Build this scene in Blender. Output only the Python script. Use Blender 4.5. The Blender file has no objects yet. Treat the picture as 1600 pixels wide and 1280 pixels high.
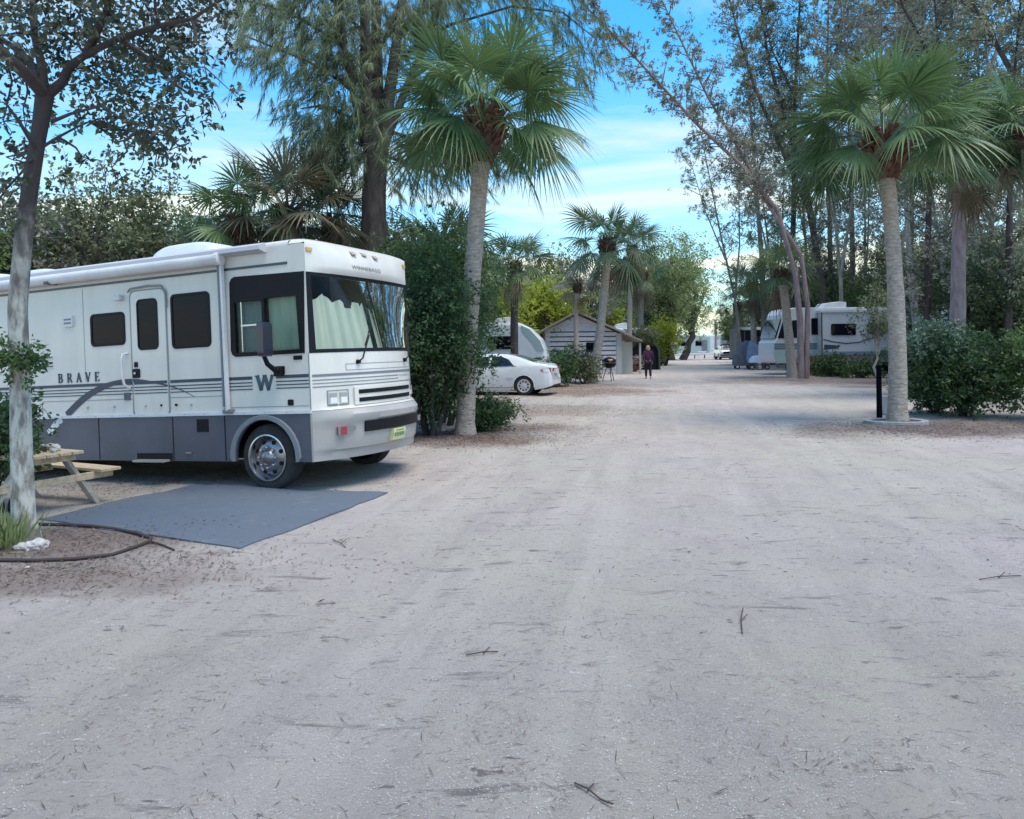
import bpy, bmesh, math, random
import numpy as np
from mathutils import Vector, Matrix
from mathutils.geometry import tessellate_polygon
C = bpy.data.collections.new('campground'); 
scn = bpy.context.scene; scn.collection.children.link(C)
R = math.radians

# ------------------------------------------------------------------ camera
FPX, CX, CY, CAMH, ROLL = 1180., 800., 542., 1.7, R(0.7)
cd = bpy.data.cameras.new('camera'); cam = bpy.data.objects.new('camera', cd); C.objects.link(cam)
cd.sensor_width = 36; cd.lens = 36*FPX/1600; cd.shift_y = -(640-CY)/1600.; cd.clip_end = 3000; cd.clip_start = .05
cam.matrix_world = Matrix.Translation((0,0,CAMH)) @ Matrix.Rotation(R(90),4,'X') @ Matrix.Rotation(-ROLL,4,'Z')
scn.camera = cam
scn.render.resolution_x = 1024; scn.render.resolution_y = 819
scn.view_settings.view_transform = 'Standard'; scn.view_settings.look = 'None'
scn.view_settings.exposure = 1.5; scn.view_settings.gamma = 1
# ------------------------------------------------------------------ light and sky
SUN_EL, SUN_AZ = R(70), R(125)            # azimuth clockwise from +Y : behind the camera, to the right
w = bpy.data.worlds.new('World'); scn.world = w; w.use_nodes = True
nt = w.node_tree; nt.nodes.clear()
def wn(t, **k):
    n = nt.nodes.new(t)
    for a, b in k.items(): setattr(n, a, b)
    return n
out = wn('ShaderNodeOutputWorld'); bg = wn('ShaderNodeBackground'); bg.inputs['Strength'].default_value = 0.075
sky = wn('ShaderNodeTexSky', sky_type='NISHITA', sun_disc=False, sun_elevation=SUN_EL, sun_rotation=SUN_AZ)
sky.air_density = 1.0; sky.dust_density = .6; sky.ozone_density = 1.6
tint = wn('ShaderNodeMix', data_type='RGBA', blend_type='MULTIPLY'); tint.inputs['Factor'].default_value = 1
tint.inputs['B'].default_value = (0.34, 1.20, 1.56, 1)
nt.links.new(sky.outputs[0], tint.inputs['A'])
tc = wn('ShaderNodeTexCoord'); sep = wn('ShaderNodeSeparateXYZ'); nt.links.new(tc.outputs['Generated'], sep.inputs[0])
# project the direction on a cloud layer so that wisps flatten towards the horizon
mx = wn('ShaderNodeMath', operation='ADD'); mx.inputs[1].default_value = .12; nt.links.new(sep.outputs['Z'], mx.inputs[0])
dv = wn('ShaderNodeVectorMath', operation='DIVIDE'); cmb = wn('ShaderNodeCombineXYZ')
for i in range(3): nt.links.new(mx.outputs[0], cmb.inputs[i])
nt.links.new(tc.outputs['Generated'], dv.inputs[0]); nt.links.new(cmb.outputs[0], dv.inputs[1])
mp = wn('ShaderNodeMapping'); mp.inputs['Scale'].default_value = (.55, 1.15, 0); mp.inputs['Rotation'].default_value = (0,0,R(-28)); mp.inputs['Location'].default_value = (4.3, 1.7, 0)
nt.links.new(dv.outputs[0], mp.inputs[0])
n1 = wn('ShaderNodeTexNoise'); n1.inputs['Scale'].default_value = 1.05; n1.inputs['Detail'].default_value = 9; n1.inputs['Roughness'].default_value = .56; n1.inputs['Distortion'].default_value = .9
nt.links.new(mp.outputs[0], n1.inputs['Vector'])
cr = wn('ShaderNodeValToRGB'); cr.color_ramp.elements[0].position = .43; cr.color_ramp.elements[0].color = (0,0,0,1)
cr.color_ramp.elements[1].position = .72; cr.color_ramp.elements[1].color = (1,1,1,1)
nt.links.new(n1.outputs['Fac'], cr.inputs[0])
hz = wn('ShaderNodeMapRange'); hz.inputs['From Min'].default_value = .0; hz.inputs['From Max'].default_value = .38
hz.inputs['To Min'].default_value = .68; hz.inputs['To Max'].default_value = 0; nt.links.new(sep.outputs['Z'], hz.inputs[0])
ad = wn('ShaderNodeMath', operation='ADD', use_clamp=True); nt.links.new(cr.outputs[0], ad.inputs[0]); nt.links.new(hz.outputs[0], ad.inputs[1])
mm = wn('ShaderNodeMath', operation='MULTIPLY'); mm.inputs[1].default_value = .85; nt.links.new(ad.outputs[0], mm.inputs[0])
cm = wn('ShaderNodeMix', data_type='RGBA'); nt.links.new(mm.outputs[0], cm.inputs['Factor']); nt.links.new(tint.outputs['Result'], cm.inputs['A'])
cw = wn('ShaderNodeMix', data_type='RGBA'); cw.inputs['A'].default_value = (6.2, 5.7, 3.9, 1); cw.inputs['B'].default_value = (4.2, 4.9, 4.9, 1)
hw_ = wn('ShaderNodeMapRange'); hw_.inputs['From Min'].default_value = .08; hw_.inputs['From Max'].default_value = .30; nt.links.new(sep.outputs['Z'], hw_.inputs[0]); nt.links.new(hw_.outputs[0], cw.inputs['Factor'])
nt.links.new(cw.outputs['Result'], cm.inputs['B'])
nt.links.new(cm.outputs['Result'], bg.inputs[0]); nt.links.new(bg.outputs[0], out.inputs[0])
sl = bpy.data.lights.new('sun', 'SUN'); sl.energy = 1.5; sl.angle = R(38); sl.color = (1, .84, .66)
so = bpy.data.objects.new('sun', sl); C.objects.link(so)
sd_ = Vector((math.sin(SUN_AZ)*math.cos(SUN_EL), math.cos(SUN_AZ)*math.cos(SUN_EL), math.sin(SUN_EL)))
so.rotation_euler = (-sd_).to_track_quat('-Z', 'Y').to_euler()

# ------------------------------------------------------------------ places
def ray(px, py):
    a, b = px-CX, py-CY; c, s = math.cos(ROLL), math.sin(ROLL)
    return np.array([(c*a-s*b)/FPX, 1., -(s*a+c*b)/FPX])
def W(px, py, Y): return np.array([0,0,CAMH]) + Y*ray(px, py)          # the world point Y metres ahead
def G(px, py, z=0.):
    d = ray(px, py); return np.array([0,0,CAMH]) + (z-CAMH)/d[2]*d       # the ground point
rng = np.random.default_rng(7); random.seed(7)

def vnoise(x, y, seed=0):                                              # smooth value noise, vectorised
    x = np.asarray(x, float); y = np.asarray(y, float)
    xi = np.floor(x).astype(np.int64); yi = np.floor(y).astype(np.int64); fx = x-xi; fy = y-yi
    fx = fx*fx*(3-2*fx); fy = fy*fy*(3-2*fy)
    def h(a, b):
        n = (a*374761393 + b*668265263 + seed*1442695041) & 0x7fffffff
        n = ((n ^ (n >> 13))*1274126177) & 0x7fffffff
        return ((n ^ (n >> 16)) & 0xffff)/65535.
    return (h(xi,yi)*(1-fx)+h(xi+1,yi)*fx)*(1-fy) + (h(xi,yi+1)*(1-fx)+h(xi+1,yi+1)*fx)*fy

# motorhome pose, used by the ground too (the pad dips a little towards its rear)
RVP = np.array([-2.338, 8.899, 0.]); RVA, RVT = 1.18158662, 0.0394965
_b = np.array([-math.sin(RVA)*math.cos(RVT), math.cos(RVA)*math.cos(RVT), -math.sin(RVT)])
_s = np.array([math.cos(RVA), math.sin(RVA), 0.]); _f = -_b; _u = np.cross(_f, _s)
def ground_z(x, y):
    x = np.asarray(x, float); y = np.asarray(y, float)
    z = .05*(vnoise(x/5.5, y/5.5, 1)-.5) + .03*(vnoise(x/1.3+9, y/1.3, 2)-.5) + .014*(vnoise(x/.33+2, y/.33, 6)-.5) + .007*(vnoise(x/.13, y/.13, 8)-.5)
    # wheel ruts running up the road
    cx = .075*y + .9
    for o, a in ((-1.9,.016),(-.6,.012),(.9,.014),(2.3,.014),(3.6,.012)):
        d = x-cx-o-.3*(vnoise(y/5+o, 0*y, 4)-.5)
        z = z - a*np.exp(-(d/.26)**2)
    u = (x-RVP[0])*_b[0] + (y-RVP[1])*_b[1]; v = (x-RVP[0])*_s[0] + (y-RVP[1])*_s[1]
    k = np.clip((u-1.2)/9., 0, 1)*np.exp(-((v-1.2)/2.6)**4)
    return z - k*.33
def gz(x, y): return float(ground_z(x, y))
def GG(px, py):
    p = G(px, py); return np.array([p[0], p[1], gz(p[0], p[1])])

# ------------------------------------------------------------------ tagging and mesh helpers
def tag(o, label=None, cat=None, group=None, kind=None):
    if label: o['label'] = label
    if cat: o['category'] = cat
    if group: o['group'] = group
    if kind: o['kind'] = kind
    return o
def empty(name, loc=(0,0,0), rz=0, label=None, cat=None, group=None):
    o = bpy.data.objects.new(name, None); C.objects.link(o); o.location = loc; o.rotation_euler = (0,0,rz); o.empty_display_size = .2
    return tag(o, label, cat, group)
def copy_tree(o, parent=None):
    c = o.copy(); C.objects.link(c); c.parent = parent
    for ch in [k for k in C.objects if k.parent == o]: copy_tree(ch, c)
    return c
class B:
    def __init__(s): s.v = []; s.f = []
    def add(s, vs, fs):
        n = len(s.v); s.v += [tuple(map(float, p)) for p in vs]; s.f += [tuple(i+n for i in f) for f in fs]; return s
    def bx(s, x0, x1, y0, y1, z0, z1):
        v = [(x0,y0,z0),(x1,y0,z0),(x1,y1,z0),(x0,y1,z0),(x0,y0,z1),(x1,y0,z1),(x1,y1,z1),(x0,y1,z1)]
        return s.add(v, [(0,3,2,1),(4,5,6,7),(0,1,5,4),(1,2,6,5),(2,3,7,6),(3,0,4,7)])
    def beam(s, a, b, wd, th, up=(0,0,1)):
        a = np.array(a, float); b = np.array(b, float); d = b-a; d /= np.linalg.norm(d)
        sd = np.cross(d, up); 
        if np.linalg.norm(sd) < 1e-3: sd = np.cross(d, (1,0,0))
        sd /= np.linalg.norm(sd); u = np.cross(sd, d); v = []
        for p in (a, b):
            for i, j in ((-1,-1),(1,-1),(1,1),(-1,1)): v.append(p + sd*i*wd/2 + u*j*th/2)
        return s.add(v, [(0,1,2,3),(7,6,5,4),(0,4,5,1),(1,5,6,2),(2,6,7,3),(3,7,4,0)])
    def tube(s, pts, rad, n=8, cap=True, rough=0.):
        pts = [np.array(p, float) for p in pts]
        if not hasattr(rad, '__len__'): rad = [rad]*len(pts)
        vs = []; prev = None
        for i, p in enumerate(pts):
            d = pts[min(i+1, len(pts)-1)] - pts[max(i-1, 0)]; d /= (np.linalg.norm(d)+1e-9)
            if prev is None:
                a = np.cross(d, (0,1,0) if abs(d[1]) < .9 else (1,0,0))
            else: a = prev - d*np.dot(prev, d)
            a /= np.linalg.norm(a)+1e-9; prev = a; b2 = np.cross(d, a)
            for k in range(n):
                t = 2*math.pi*k/n; r = rad[i]*(1+rough*(random.random()-.5))
                vs.append(p + a*math.cos(t)*r + b2*math.sin(t)*r)
        fs = []
        for i in range(len(pts)-1):
            for k in range(n):
                k2 = (k+1) % n; fs.append((i*n+k, i*n+k2, (i+1)*n+k2, (i+1)*n+k))
        if cap:
            fs.append(tuple(range(n-1,-1,-1))); m = (len(pts)-1)*n; fs.append(tuple(m+k for k in range(n)))
        return s.add(vs, fs)
    def lathe(s, prof, c, ax, n=24, cap=True):               # prof: (distance along axis, radius)
        ax = np.array(ax, float); ax /= np.linalg.norm(ax); a = np.cross(ax, (0,0,1) if abs(ax[2]) < .9 else (1,0,0)); a /= np.linalg.norm(a); b2 = np.cross(ax, a)
        c = np.array(c, float); vs = []; fs = []
        for h, r in prof:
            for k in range(n):
                t = 2*math.pi*k/n; vs.append(c + ax*h + (a*math.cos(t)+b2*math.sin(t))*r)
        for i in range(len(prof)-1):
            for k in range(n):
                k2 = (k+1) % n; fs.append((i*n+k, i*n+k2, (i+1)*n+k2, (i+1)*n+k))
        if cap: fs.append(tuple(range(n-1,-1,-1))); m = (len(prof)-1)*n; fs.append(tuple(m+k for k in range(n)))
        return s.add(vs, fs)
    def grid(s, fn, us, vs_, flip=False):
        n = len(vs_); v = [fn(u, t) for u in us for t in vs_]; f = []
        for i in range(len(us)-1):
            for j in range(n-1):
                q = (i*n+j, i*n+j+1, (i+1)*n+j+1, (i+1)*n+j); f.append(q[::-1] if flip else q)
        return s.add(v, f)
    def plate(s, outer, holes, fn, d0, d1):                   # 2D polygon with holes, thickened from d0 to d1 by fn(a, b, d)
        loops = [outer]+list(holes); tri = tessellate_polygon([[Vector((p[0],p[1],0)) for p in l] for l in loops])
        flat = [p for l in loops for p in l]; N = len(flat)
        v = [fn(p[0], p[1], d0) for p in flat] + [fn(p[0], p[1], d1) for p in flat]
        f = [tuple(t) for t in tri] + [tuple(i+N for i in t[::-1]) for t in tri]; o = 0
        for l in loops:
            m = len(l)
            for i in range(m): j = (i+1) % m; f.append((o+i, o+j, o+j+N, o+i+N))
            o += m
        return s.add(v, f)
    def build(s, name, m, parent=None, smooth=None, bevel=0, loc=None, fix=False):
        me = bpy.data.meshes.new(name); me.from_pydata(s.v, [], s.f); 
        if fix or bevel:
            bm = bmesh.new(); bm.from_mesh(me); bmesh.ops.remove_doubles(bm, verts=bm.verts, dist=1e-5); bmesh.ops.recalc_face_normals(bm, faces=bm.faces); bm.to_mesh(me); bm.free()
        me.materials.append(m); o = bpy.data.objects.new(name, me); C.objects.link(o)
        if parent: o.parent = parent
        if loc is not None: o.location = loc
        if smooth is not None:
            me.shade_smooth()
            if smooth < 180: me.set_sharp_from_angle(angle=R(smooth))
        if bevel:
            bv = o.modifiers.new('bevel','BEVEL'); bv.width = bevel; bv.segments = 2; bv.limit_method = 'ANGLE'; bv.angle_limit = R(40)
        return o
def mesh_np(name, V, F, m, parent=None, tintv=None, loc=None, smooth=False):
    V = np.asarray(V, np.float32); F = np.asarray(F, np.int32); k = F.shape[1]
    me = bpy.data.meshes.new(name); me.vertices.add(len(V)); me.vertices.foreach_set('co', V.ravel())
    me.loops.add(F.size); me.loops.foreach_set('vertex_index', F.ravel()); me.polygons.add(len(F))
    me.polygons.foreach_set('loop_start', np.arange(0, F.size, k, dtype=np.int32)); me.polygons.foreach_set('loop_total', np.full(len(F), k, np.int32))
    if tintv is not None:
        at = me.attributes.new('tint', 'FLOAT', 'FACE' if len(tintv) == len(F) else 'POINT'); at.data.foreach_set('value', np.asarray(tintv, np.float32))
    me.materials.append(m); me.update(calc_edges=True)
    if smooth: me.shade_smooth()
    o = bpy.data.objects.new(name, me); C.objects.link(o)
    if parent: o.parent = parent
    if loc is not None: o.location = loc
    return o
def rbox(x0, x1, y0, y1, r=.06, n=5):                        # rounded rectangle outline
    p = []
    for cx, cy, a in ((x1-r,y1-r,0),(x0+r,y1-r,90),(x0+r,y0+r,180),(x1-r,y0+r,270)):
        for i in range(n+1): t = R(a+90*i/n); p.append((cx+r*math.cos(t), cy+r*math.sin(t)))
    return p

# ------------------------------------------------------------------ materials
MATS = {}
def mat(name, col, rough=.6, col2=None, scale=4., bump=0., bscale=60., metal=0., coat=0., detail=6, stretch=None, spec=.5, lo=.35, hi=.65):
    if name in MATS: return MATS[name]
    m = bpy.data.materials.new(name); m.use_nodes = True; t = m.node_tree; p = t.nodes['Principled BSDF']
    p.inputs['Base Color'].default_value = (*col, 1); p.inputs['Roughness'].default_value = rough; p.inputs['Metallic'].default_value = metal
    p.inputs['Coat Weight'].default_value = coat; p.inputs['Specular IOR Level'].default_value = spec
    co = t.nodes.new('ShaderNodeTexCoord'); src = co.outputs['Object']
    if stretch:
        mp = t.nodes.new('ShaderNodeMapping'); mp.inputs['Scale'].default_value = stretch; t.links.new(src, mp.inputs[0]); src = mp.outputs[0]
    if col2:
        n = t.nodes.new('ShaderNodeTexNoise'); n.inputs['Scale'].default_value = scale; n.inputs['Detail'].default_value = detail; n.inputs['Roughness'].default_value = .6
        t.links.new(src, n.inputs['Vector'])
        r = t.nodes.new('ShaderNodeValToRGB'); r.color_ramp.elements[0].position = lo; r.color_ramp.elements[1].position = hi
        r.color_ramp.elements[0].color = (*col, 1); r.color_ramp.elements[1].color = (*col2, 1)
        t.links.new(n.outputs['Fac'], r.inputs[0]); t.links.new(r.outputs[0], p.inputs['Base Color'])
    if bump:
        n = t.nodes.new('ShaderNodeTexNoise'); n.inputs['Scale'].default_value = bscale; n.inputs['Detail'].default_value = 6; t.links.new(src, n.inputs['Vector'])
        b = t.nodes.new('ShaderNodeBump'); b.inputs['Strength'].default_value = bump; b.inputs['Distance'].default_value = .02; t.links.new(n.outputs['Fac'], b.inputs['Height']); t.links.new(b.outputs[0], p.inputs['Normal'])
    MATS[name] = m; return m
def leafmat(name, c1, c2, trans=.35, rough=.5):
    m = bpy.data.materials.new(name); m.use_nodes = True; t = m.node_tree; p = t.nodes['Principled BSDF']; o = t.nodes['Material Output']
    a = t.nodes.new('ShaderNodeAttribute'); a.attribute_name = 'tint'
    mx = t.nodes.new('ShaderNodeMix'); mx.data_type = 'RGBA'; mx.inputs['A'].default_value = (*c1,1); mx.inputs['B'].default_value = (*c2,1)
    t.links.new(a.outputs['Fac'], mx.inputs['Factor']); t.links.new(mx.outputs['Result'], p.inputs['Base Color']); p.inputs['Roughness'].default_value = rough
    p.inputs['Specular IOR Level'].default_value = .4
    tr = t.nodes.new('ShaderNodeBsdfTranslucent'); t.links.new(mx.outputs['Result'], tr.inputs['Color'])
    ms = t.nodes.new('ShaderNodeMixShader'); ms.inputs[0].default_value = trans
    t.links.new(p.outputs[0], ms.inputs[1]); t.links.new(tr.outputs[0], ms.inputs[2]); t.links.new(ms.outputs[0], o.inputs['Surface'])
    MATS[name] = m; return m
L_DARK = leafmat('leaf_dark', (.018,.05,.022), (.10,.17,.065))
L_MID = leafmat('leaf_mid', (.04,.09,.03), (.16,.24,.08))
L_OLIVE = leafmat('leaf_olive', (.07,.09,.045), (.26,.28,.15))
L_GREY = leafmat('leaf_grey', (.10,.10,.085), (.30,.29,.25))
L_YEL = leafmat('leaf_yellow_green', (.20,.26,.03), (.50,.56,.09), trans=.5)
L_LIGHT = leafmat('leaf_light_green', (.13,.18,.06), (.36,.42,.18), trans=.45)
L_PALM = leafmat('palm_green', (.028,.075,.03), (.21,.31,.13), trans=.22, rough=.38)
L_PALM2 = leafmat('palm_green_dark', (.03,.065,.03), (.16,.22,.10), trans=.25, rough=.42)
L_DRY = leafmat('palm_dry', (.12,.09,.055), (.30,.25,.17), trans=.3, rough=.7)
L_BLUE = leafmat('leaf_blue_green', (.05,.10,.065), (.17,.26,.18))
L_NEED = leafmat('needle_grey_green', (.075,.11,.055), (.28,.33,.18), trans=.3)
BARK_PALE = mat('bark_pale', (.42,.39,.35), .9, (.24,.22,.19), 9, bump=.9, bscale=22, stretch=(1,1,.35))
BARK_PALM = mat('bark_palm', (.50,.43,.37), .95, (.23,.18,.15), 9, bump=1.4, bscale=14, stretch=(1,1,2.6), detail=10, lo=.32, hi=.72)
BARK_DARK = mat('bark_dark', (.035,.026,.026), .9, (.095,.072,.068), 7, bump=1., bscale=25, stretch=(1,1,.3))
BARK_GREY = mat('bark_grey', (.18,.155,.14), .9, (.33,.29,.26), 6, bump=.9, bscale=20, stretch=(1,1,.3))
BARK_RED = mat('bark_reddish', (.30,.22,.22), .9, (.17,.12,.12), 6, bump=.9, bscale=20, stretch=(1,1,.3))
BOOT = mat('palm_boots', (.17,.075,.05), .85, (.07,.03,.022), 14, bump=.6, bscale=40)
BOOT2 = mat('palm_boots_dull', (.10,.065,.045), .85, (.05,.03,.022), 14, bump=.6, bscale=40)

# ------------------------------------------------------------------ ground
def soft(d): return 1/(1+np.exp(d))
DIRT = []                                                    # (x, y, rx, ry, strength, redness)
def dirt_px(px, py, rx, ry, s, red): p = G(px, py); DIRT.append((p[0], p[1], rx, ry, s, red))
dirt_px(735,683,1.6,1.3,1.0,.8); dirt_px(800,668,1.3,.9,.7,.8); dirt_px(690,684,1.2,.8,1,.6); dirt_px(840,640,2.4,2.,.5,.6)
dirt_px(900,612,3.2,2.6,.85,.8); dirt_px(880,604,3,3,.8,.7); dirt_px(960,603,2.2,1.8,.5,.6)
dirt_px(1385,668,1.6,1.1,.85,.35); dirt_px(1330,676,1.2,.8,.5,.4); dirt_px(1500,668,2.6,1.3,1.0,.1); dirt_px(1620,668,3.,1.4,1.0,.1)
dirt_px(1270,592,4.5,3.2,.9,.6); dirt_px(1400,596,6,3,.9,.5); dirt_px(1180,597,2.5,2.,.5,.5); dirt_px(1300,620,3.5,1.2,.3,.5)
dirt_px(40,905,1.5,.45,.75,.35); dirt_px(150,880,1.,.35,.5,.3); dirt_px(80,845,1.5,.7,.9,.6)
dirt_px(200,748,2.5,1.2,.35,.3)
def dirt(x, y):
    d = np.zeros_like(x); rd = np.zeros_like(x); k = vnoise(x*1.7, y*1.7, 11)*.6 + vnoise(x*5, y*5, 12)*.4
    for X, Y, rx, ry, s, red in DIRT:
        q = ((x-X)/rx)**2 + ((y-Y)/ry)**2; g = s*np.clip(1.25-q*.8 + (k-.5)*1.3, 0, 1); rd = np.where(g > d, red, rd); d = np.maximum(d, g)
    # off the road the soil is covered with leaf litter
    return d, rd
LE = np.array([G(*p)[:2] for p in [(-900,1000),(0,885),(150,880),(235,862),(375,862),(605,771),(628,725),(700,690),(790,682),(850,645),(905,618),(965,603),(1000,588),(1040,556),(1062,549)]])
RE = np.array([G(*p)[:2] for p in [(2600,760),(1800,700),(1600,676),(1400,672),(1325,672),(1270,648),(1225,612),(1165,588),(1120,562),(1100,550)]])
def xl(y): return np.interp(y, LE[:,1], LE[:,0])
def xr(y): return np.interp(y, RE[:,1], RE[:,0])
ROADEND = 130.
def nonuni(a, b, fine, k):
    t = [a]
    while t[-1] < b: t.append(t[-1] + fine + k*abs(t[-1]))
    return np.array(t)
ys = np.concatenate([-nonuni(1.5, 60, .5, .12)[::-1], np.arange(-1, 1.5, .25), nonuni(1.5, 700, .035, .009)])
xp = nonuni(.04, 400, .065, .012); xs = np.concatenate([-xp[::-1], xp])
XX, YY = np.meshgrid(xs, ys); zz = ground_z(XX, YY)
far = np.clip((np.hypot(XX, YY)-40)/40, 0, 1); zz = zz*(1-far)
nx_, ny_ = len(xs), len(ys)
Vg = np.stack([XX.ravel(), YY.ravel(), zz.ravel()], 1)
ii = np.arange((ny_-1)*nx_).reshape(ny_-1, nx_)[:, :-1].ravel(); Fg = np.stack([ii, ii+1, ii+1+nx_, ii+nx_], 1)
fc = Vg[Fg].mean(1); 
on = (fc[:,0] > xl(fc[:,1])) & (fc[:,0] < xr(fc[:,1])) & (fc[:,1] < ROADEND) & (fc[:,1] > -20)
de, rd = dirt(Vg[:,0], Vg[:,1])
mg = bpy.data.materials.new('shell_sand'); mg.use_nodes = True; t = mg.node_tree; p = t.nodes['Principled BSDF']; p.inputs['Roughness'].default_value = .95; p.inputs['Specular IOR Level'].default_value = .15
def N(t, ty, **k):
    n = t.nodes.new(ty)
    for a, b in k.items():
        if hasattr(n, a): setattr(n, a, b)
        else: n.inputs[a].default_value = b
    return n
def mixc(t, fac, a, b, bt='MIX'):
    m = t.nodes.new('ShaderNodeMix'); m.data_type = 'RGBA'; m.blend_type = bt
    for s, v in (('Factor', fac), ('A', a), ('B', b)):
        if isinstance(v, (tuple, float, int)): m.inputs[s].default_value = (*v, 1) if isinstance(v, tuple) else v
        else: t.links.new(v, m.inputs[s])
    return m.outputs['Result']
def ramp(t, src, a, b, ca=(0,0,0), cb=(1,1,1)):
    r = t.nodes.new('ShaderNodeValToRGB'); r.color_ramp.elements[0].position = a; r.color_ramp.elements[1].position = b
    r.color_ramp.elements[0].color = (*ca,1); r.color_ramp.elements[1].color = (*cb,1); t.links.new(src, r.inputs[0]); return r.outputs[0]
co = N(t, 'ShaderNodeTexCoord'); P_ = co.outputs['Object']
def noise(t, P_, sc, det=6, rough=.6, dist=0., st=None):
    if st:
        m = t.nodes.new('ShaderNodeMapping'); m.inputs['Scale'].default_value = st; t.links.new(P_, m.inputs[0]); P_ = m.outputs[0]
    n = t.nodes.new('ShaderNodeTexNoise'); n.inputs['Scale'].default_value = sc; n.inputs['Detail'].default_value = det; n.inputs['Roughness'].default_value = rough; n.inputs['Distortion'].default_value = dist
    t.links.new(P_, n.inputs['Vector']); return n.outputs['Fac']
big = noise(t, P_, .28, 5, .55); med = noise(t, P_, 1.6, 6, .65, .3, (1,.6,1)); fine = noise(t, P_, 30, 9, .85); grit = noise(t, P_, 110, 4, .8)
base = mixc(t, ramp(t, big, .38, .60), (.45,.395,.385), (.43,.40,.345))
base = mixc(t, ramp(t, med, .40, .70), base, (.375,.335,.32))
base = mixc(t, ramp(t, fine, .32, .46, (1,1,1), (0,0,0)), base, (.19,.155,.15))
base = mixc(t, ramp(t, fine, .60, .74), base, (.62,.57,.54))
base = mixc(t, ramp(t, grit, .60, .72), base, (.72,.67,.63))
base = mixc(t, ramp(t, grit, .26, .36, (1,1,1), (0,0,0)), base, (.17,.15,.15))
# wheel-worn streaks running up the road
rot = t.nodes.new('ShaderNodeMapping'); rot.inputs['Rotation'].default_value = (0,0,R(12)); t.links.new(P_, rot.inputs[0]); PR_ = rot.outputs[0]
strk = noise(t, PR_, 1.5, 7, .62, .25, (1,.055,1)); base = mixc(t, ramp(t, strk, .50, .86), base, (.53,.48,.45))
strk2 = noise(t, PR_, 2.3, 6, .6, .3, (1,.07,1)); base = mixc(t, ramp(t, strk2, .56, .80), base, (.335,.30,.285))
mk = noise(t, P_, 3.2, 7, .68, .5, (.45,1.7,1)); base = mixc(t, ramp(t, mk, .59, .68), base, (.22,.195,.19))
cut = noise(t, P_, 7.5, 6, .7, 1.2, (.7,1.4,1)); base = mixc(t, ramp(t, cut, .61, .66), base, (.20,.175,.17)); cut2 = noise(t, P_, 17, 7, .75, 1.5, (.6,1.5,1)); base = mixc(t, ramp(t, cut2, .62, .68), base, (.22,.195,.19)); base = mixc(t, ramp(t, cut2, .34, .39, (1,1,1), (0,0,0)), base, (.64,.60,.57))
patch = noise(t, P_, .9, 7, .72, .6); base = mixc(t, ramp(t, patch, .60, .72), base, (.365,.325,.31))
at = N(t, 'ShaderNodeAttribute', attribute_name='tint'); at2 = N(t, 'ShaderNodeAttribute', attribute_name='red')
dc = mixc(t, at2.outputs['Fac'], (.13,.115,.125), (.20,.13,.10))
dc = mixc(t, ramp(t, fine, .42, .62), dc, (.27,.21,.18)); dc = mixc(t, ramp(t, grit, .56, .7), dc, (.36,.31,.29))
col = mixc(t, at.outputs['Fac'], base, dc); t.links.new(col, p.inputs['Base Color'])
b1 = N(t, 'ShaderNodeBump'); b1.inputs['Strength'].default_value = .55; b1.inputs['Distance'].default_value = .05; t.links.new(med, b1.inputs['Height'])
b2 = N(t, 'ShaderNodeBump'); b2.inputs['Strength'].default_value = .9; b2.inputs['Distance'].default_value = .02; t.links.new(fine, b2.inputs['Height']); t.links.new(b1.outputs[0], b2.inputs['Normal'])
b3 = N(t, 'ShaderNodeBump'); b3.inputs['Strength'].default_value = .8; b3.inputs['Distance'].default_value = .009; t.links.new(grit, b3.inputs['Height']); t.links.new(b2.outputs[0], b3.inputs['Normal'])
t.links.new(b3.outputs[0], p.inputs['Normal'])
for nm, sel in (('road', on), ('ground', ~on)):
    F = Fg[sel]; used = np.unique(F); rm = np.full(len(Vg), -1); rm[used] = np.arange(len(used)); V = Vg[used]
    d2 = de[used].copy(); r2 = rd[used].copy()
    if nm == 'ground':                                          # leaf litter under the trees at both sides, sites stay pale
        x, y = V[:,0], V[:,1]
        lit = np.clip((np.where(x < 0, xl(y)-x, x-xr(y))-3.5)/3, 0, 1)*.8*(vnoise(x*.6, y*.6, 5) > .35)
        site = (y > 6) & (y < 13) & (x < 0); lit[site] *= .3
        lit2 = np.clip((y-14)/6,0,1)*np.clip((np.where(x < 0, xl(y)-x, x-xr(y)-2))/2, 0, 1)*.55; lit = np.maximum(lit, lit2)
        r2 = np.where(lit > d2, .5, r2); d2 = np.maximum(d2, lit)
    o = mesh_np(nm, V, rm[F], mg, tintv=d2, smooth=True)
    a = o.data.attributes.new('red', 'FLOAT', 'POINT'); a.data.foreach_set('value', r2.astype(np.float32)); tag(o, kind='structure')
# ------------------------------------------------------------------ the big motorhome
WHITE = mat('gelcoat_white', (.70,.67,.63), .32, (.58,.56,.53), 1.6, coat=.4, lo=.35, hi=.85, stretch=(2.2,2.2,.5), detail=9)
WHITE2 = mat('awning_white', (.70,.70,.72), .5, (.58,.58,.61), 3)
GREY = mat('skirt_grey', (.095,.10,.135), .42, (.07,.075,.10), 1.2, coat=.15)
BUMP = mat('bumper_silver', (.40,.375,.36), .38, (.34,.32,.31), 1.5, coat=.2)
BLACK = mat('rubber_black', (.009,.008,.012), .5, spec=.2)
TYRE = mat('tyre_black', (.02,.02,.021), .85, (.035,.033,.032), 12, bump=.3, bscale=60)
DGLASS = mat('dark_glass', (.006,.003,.012), .04, spec=.16)
STRIPE = mat('stripe_navy', (.028,.042,.075), .35, coat=.3)
STRIPEG = mat('stripe_grey', (.17,.18,.21), .35)
CHROME = mat('chrome', (.62,.60,.62), .22, metal=1., )
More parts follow.
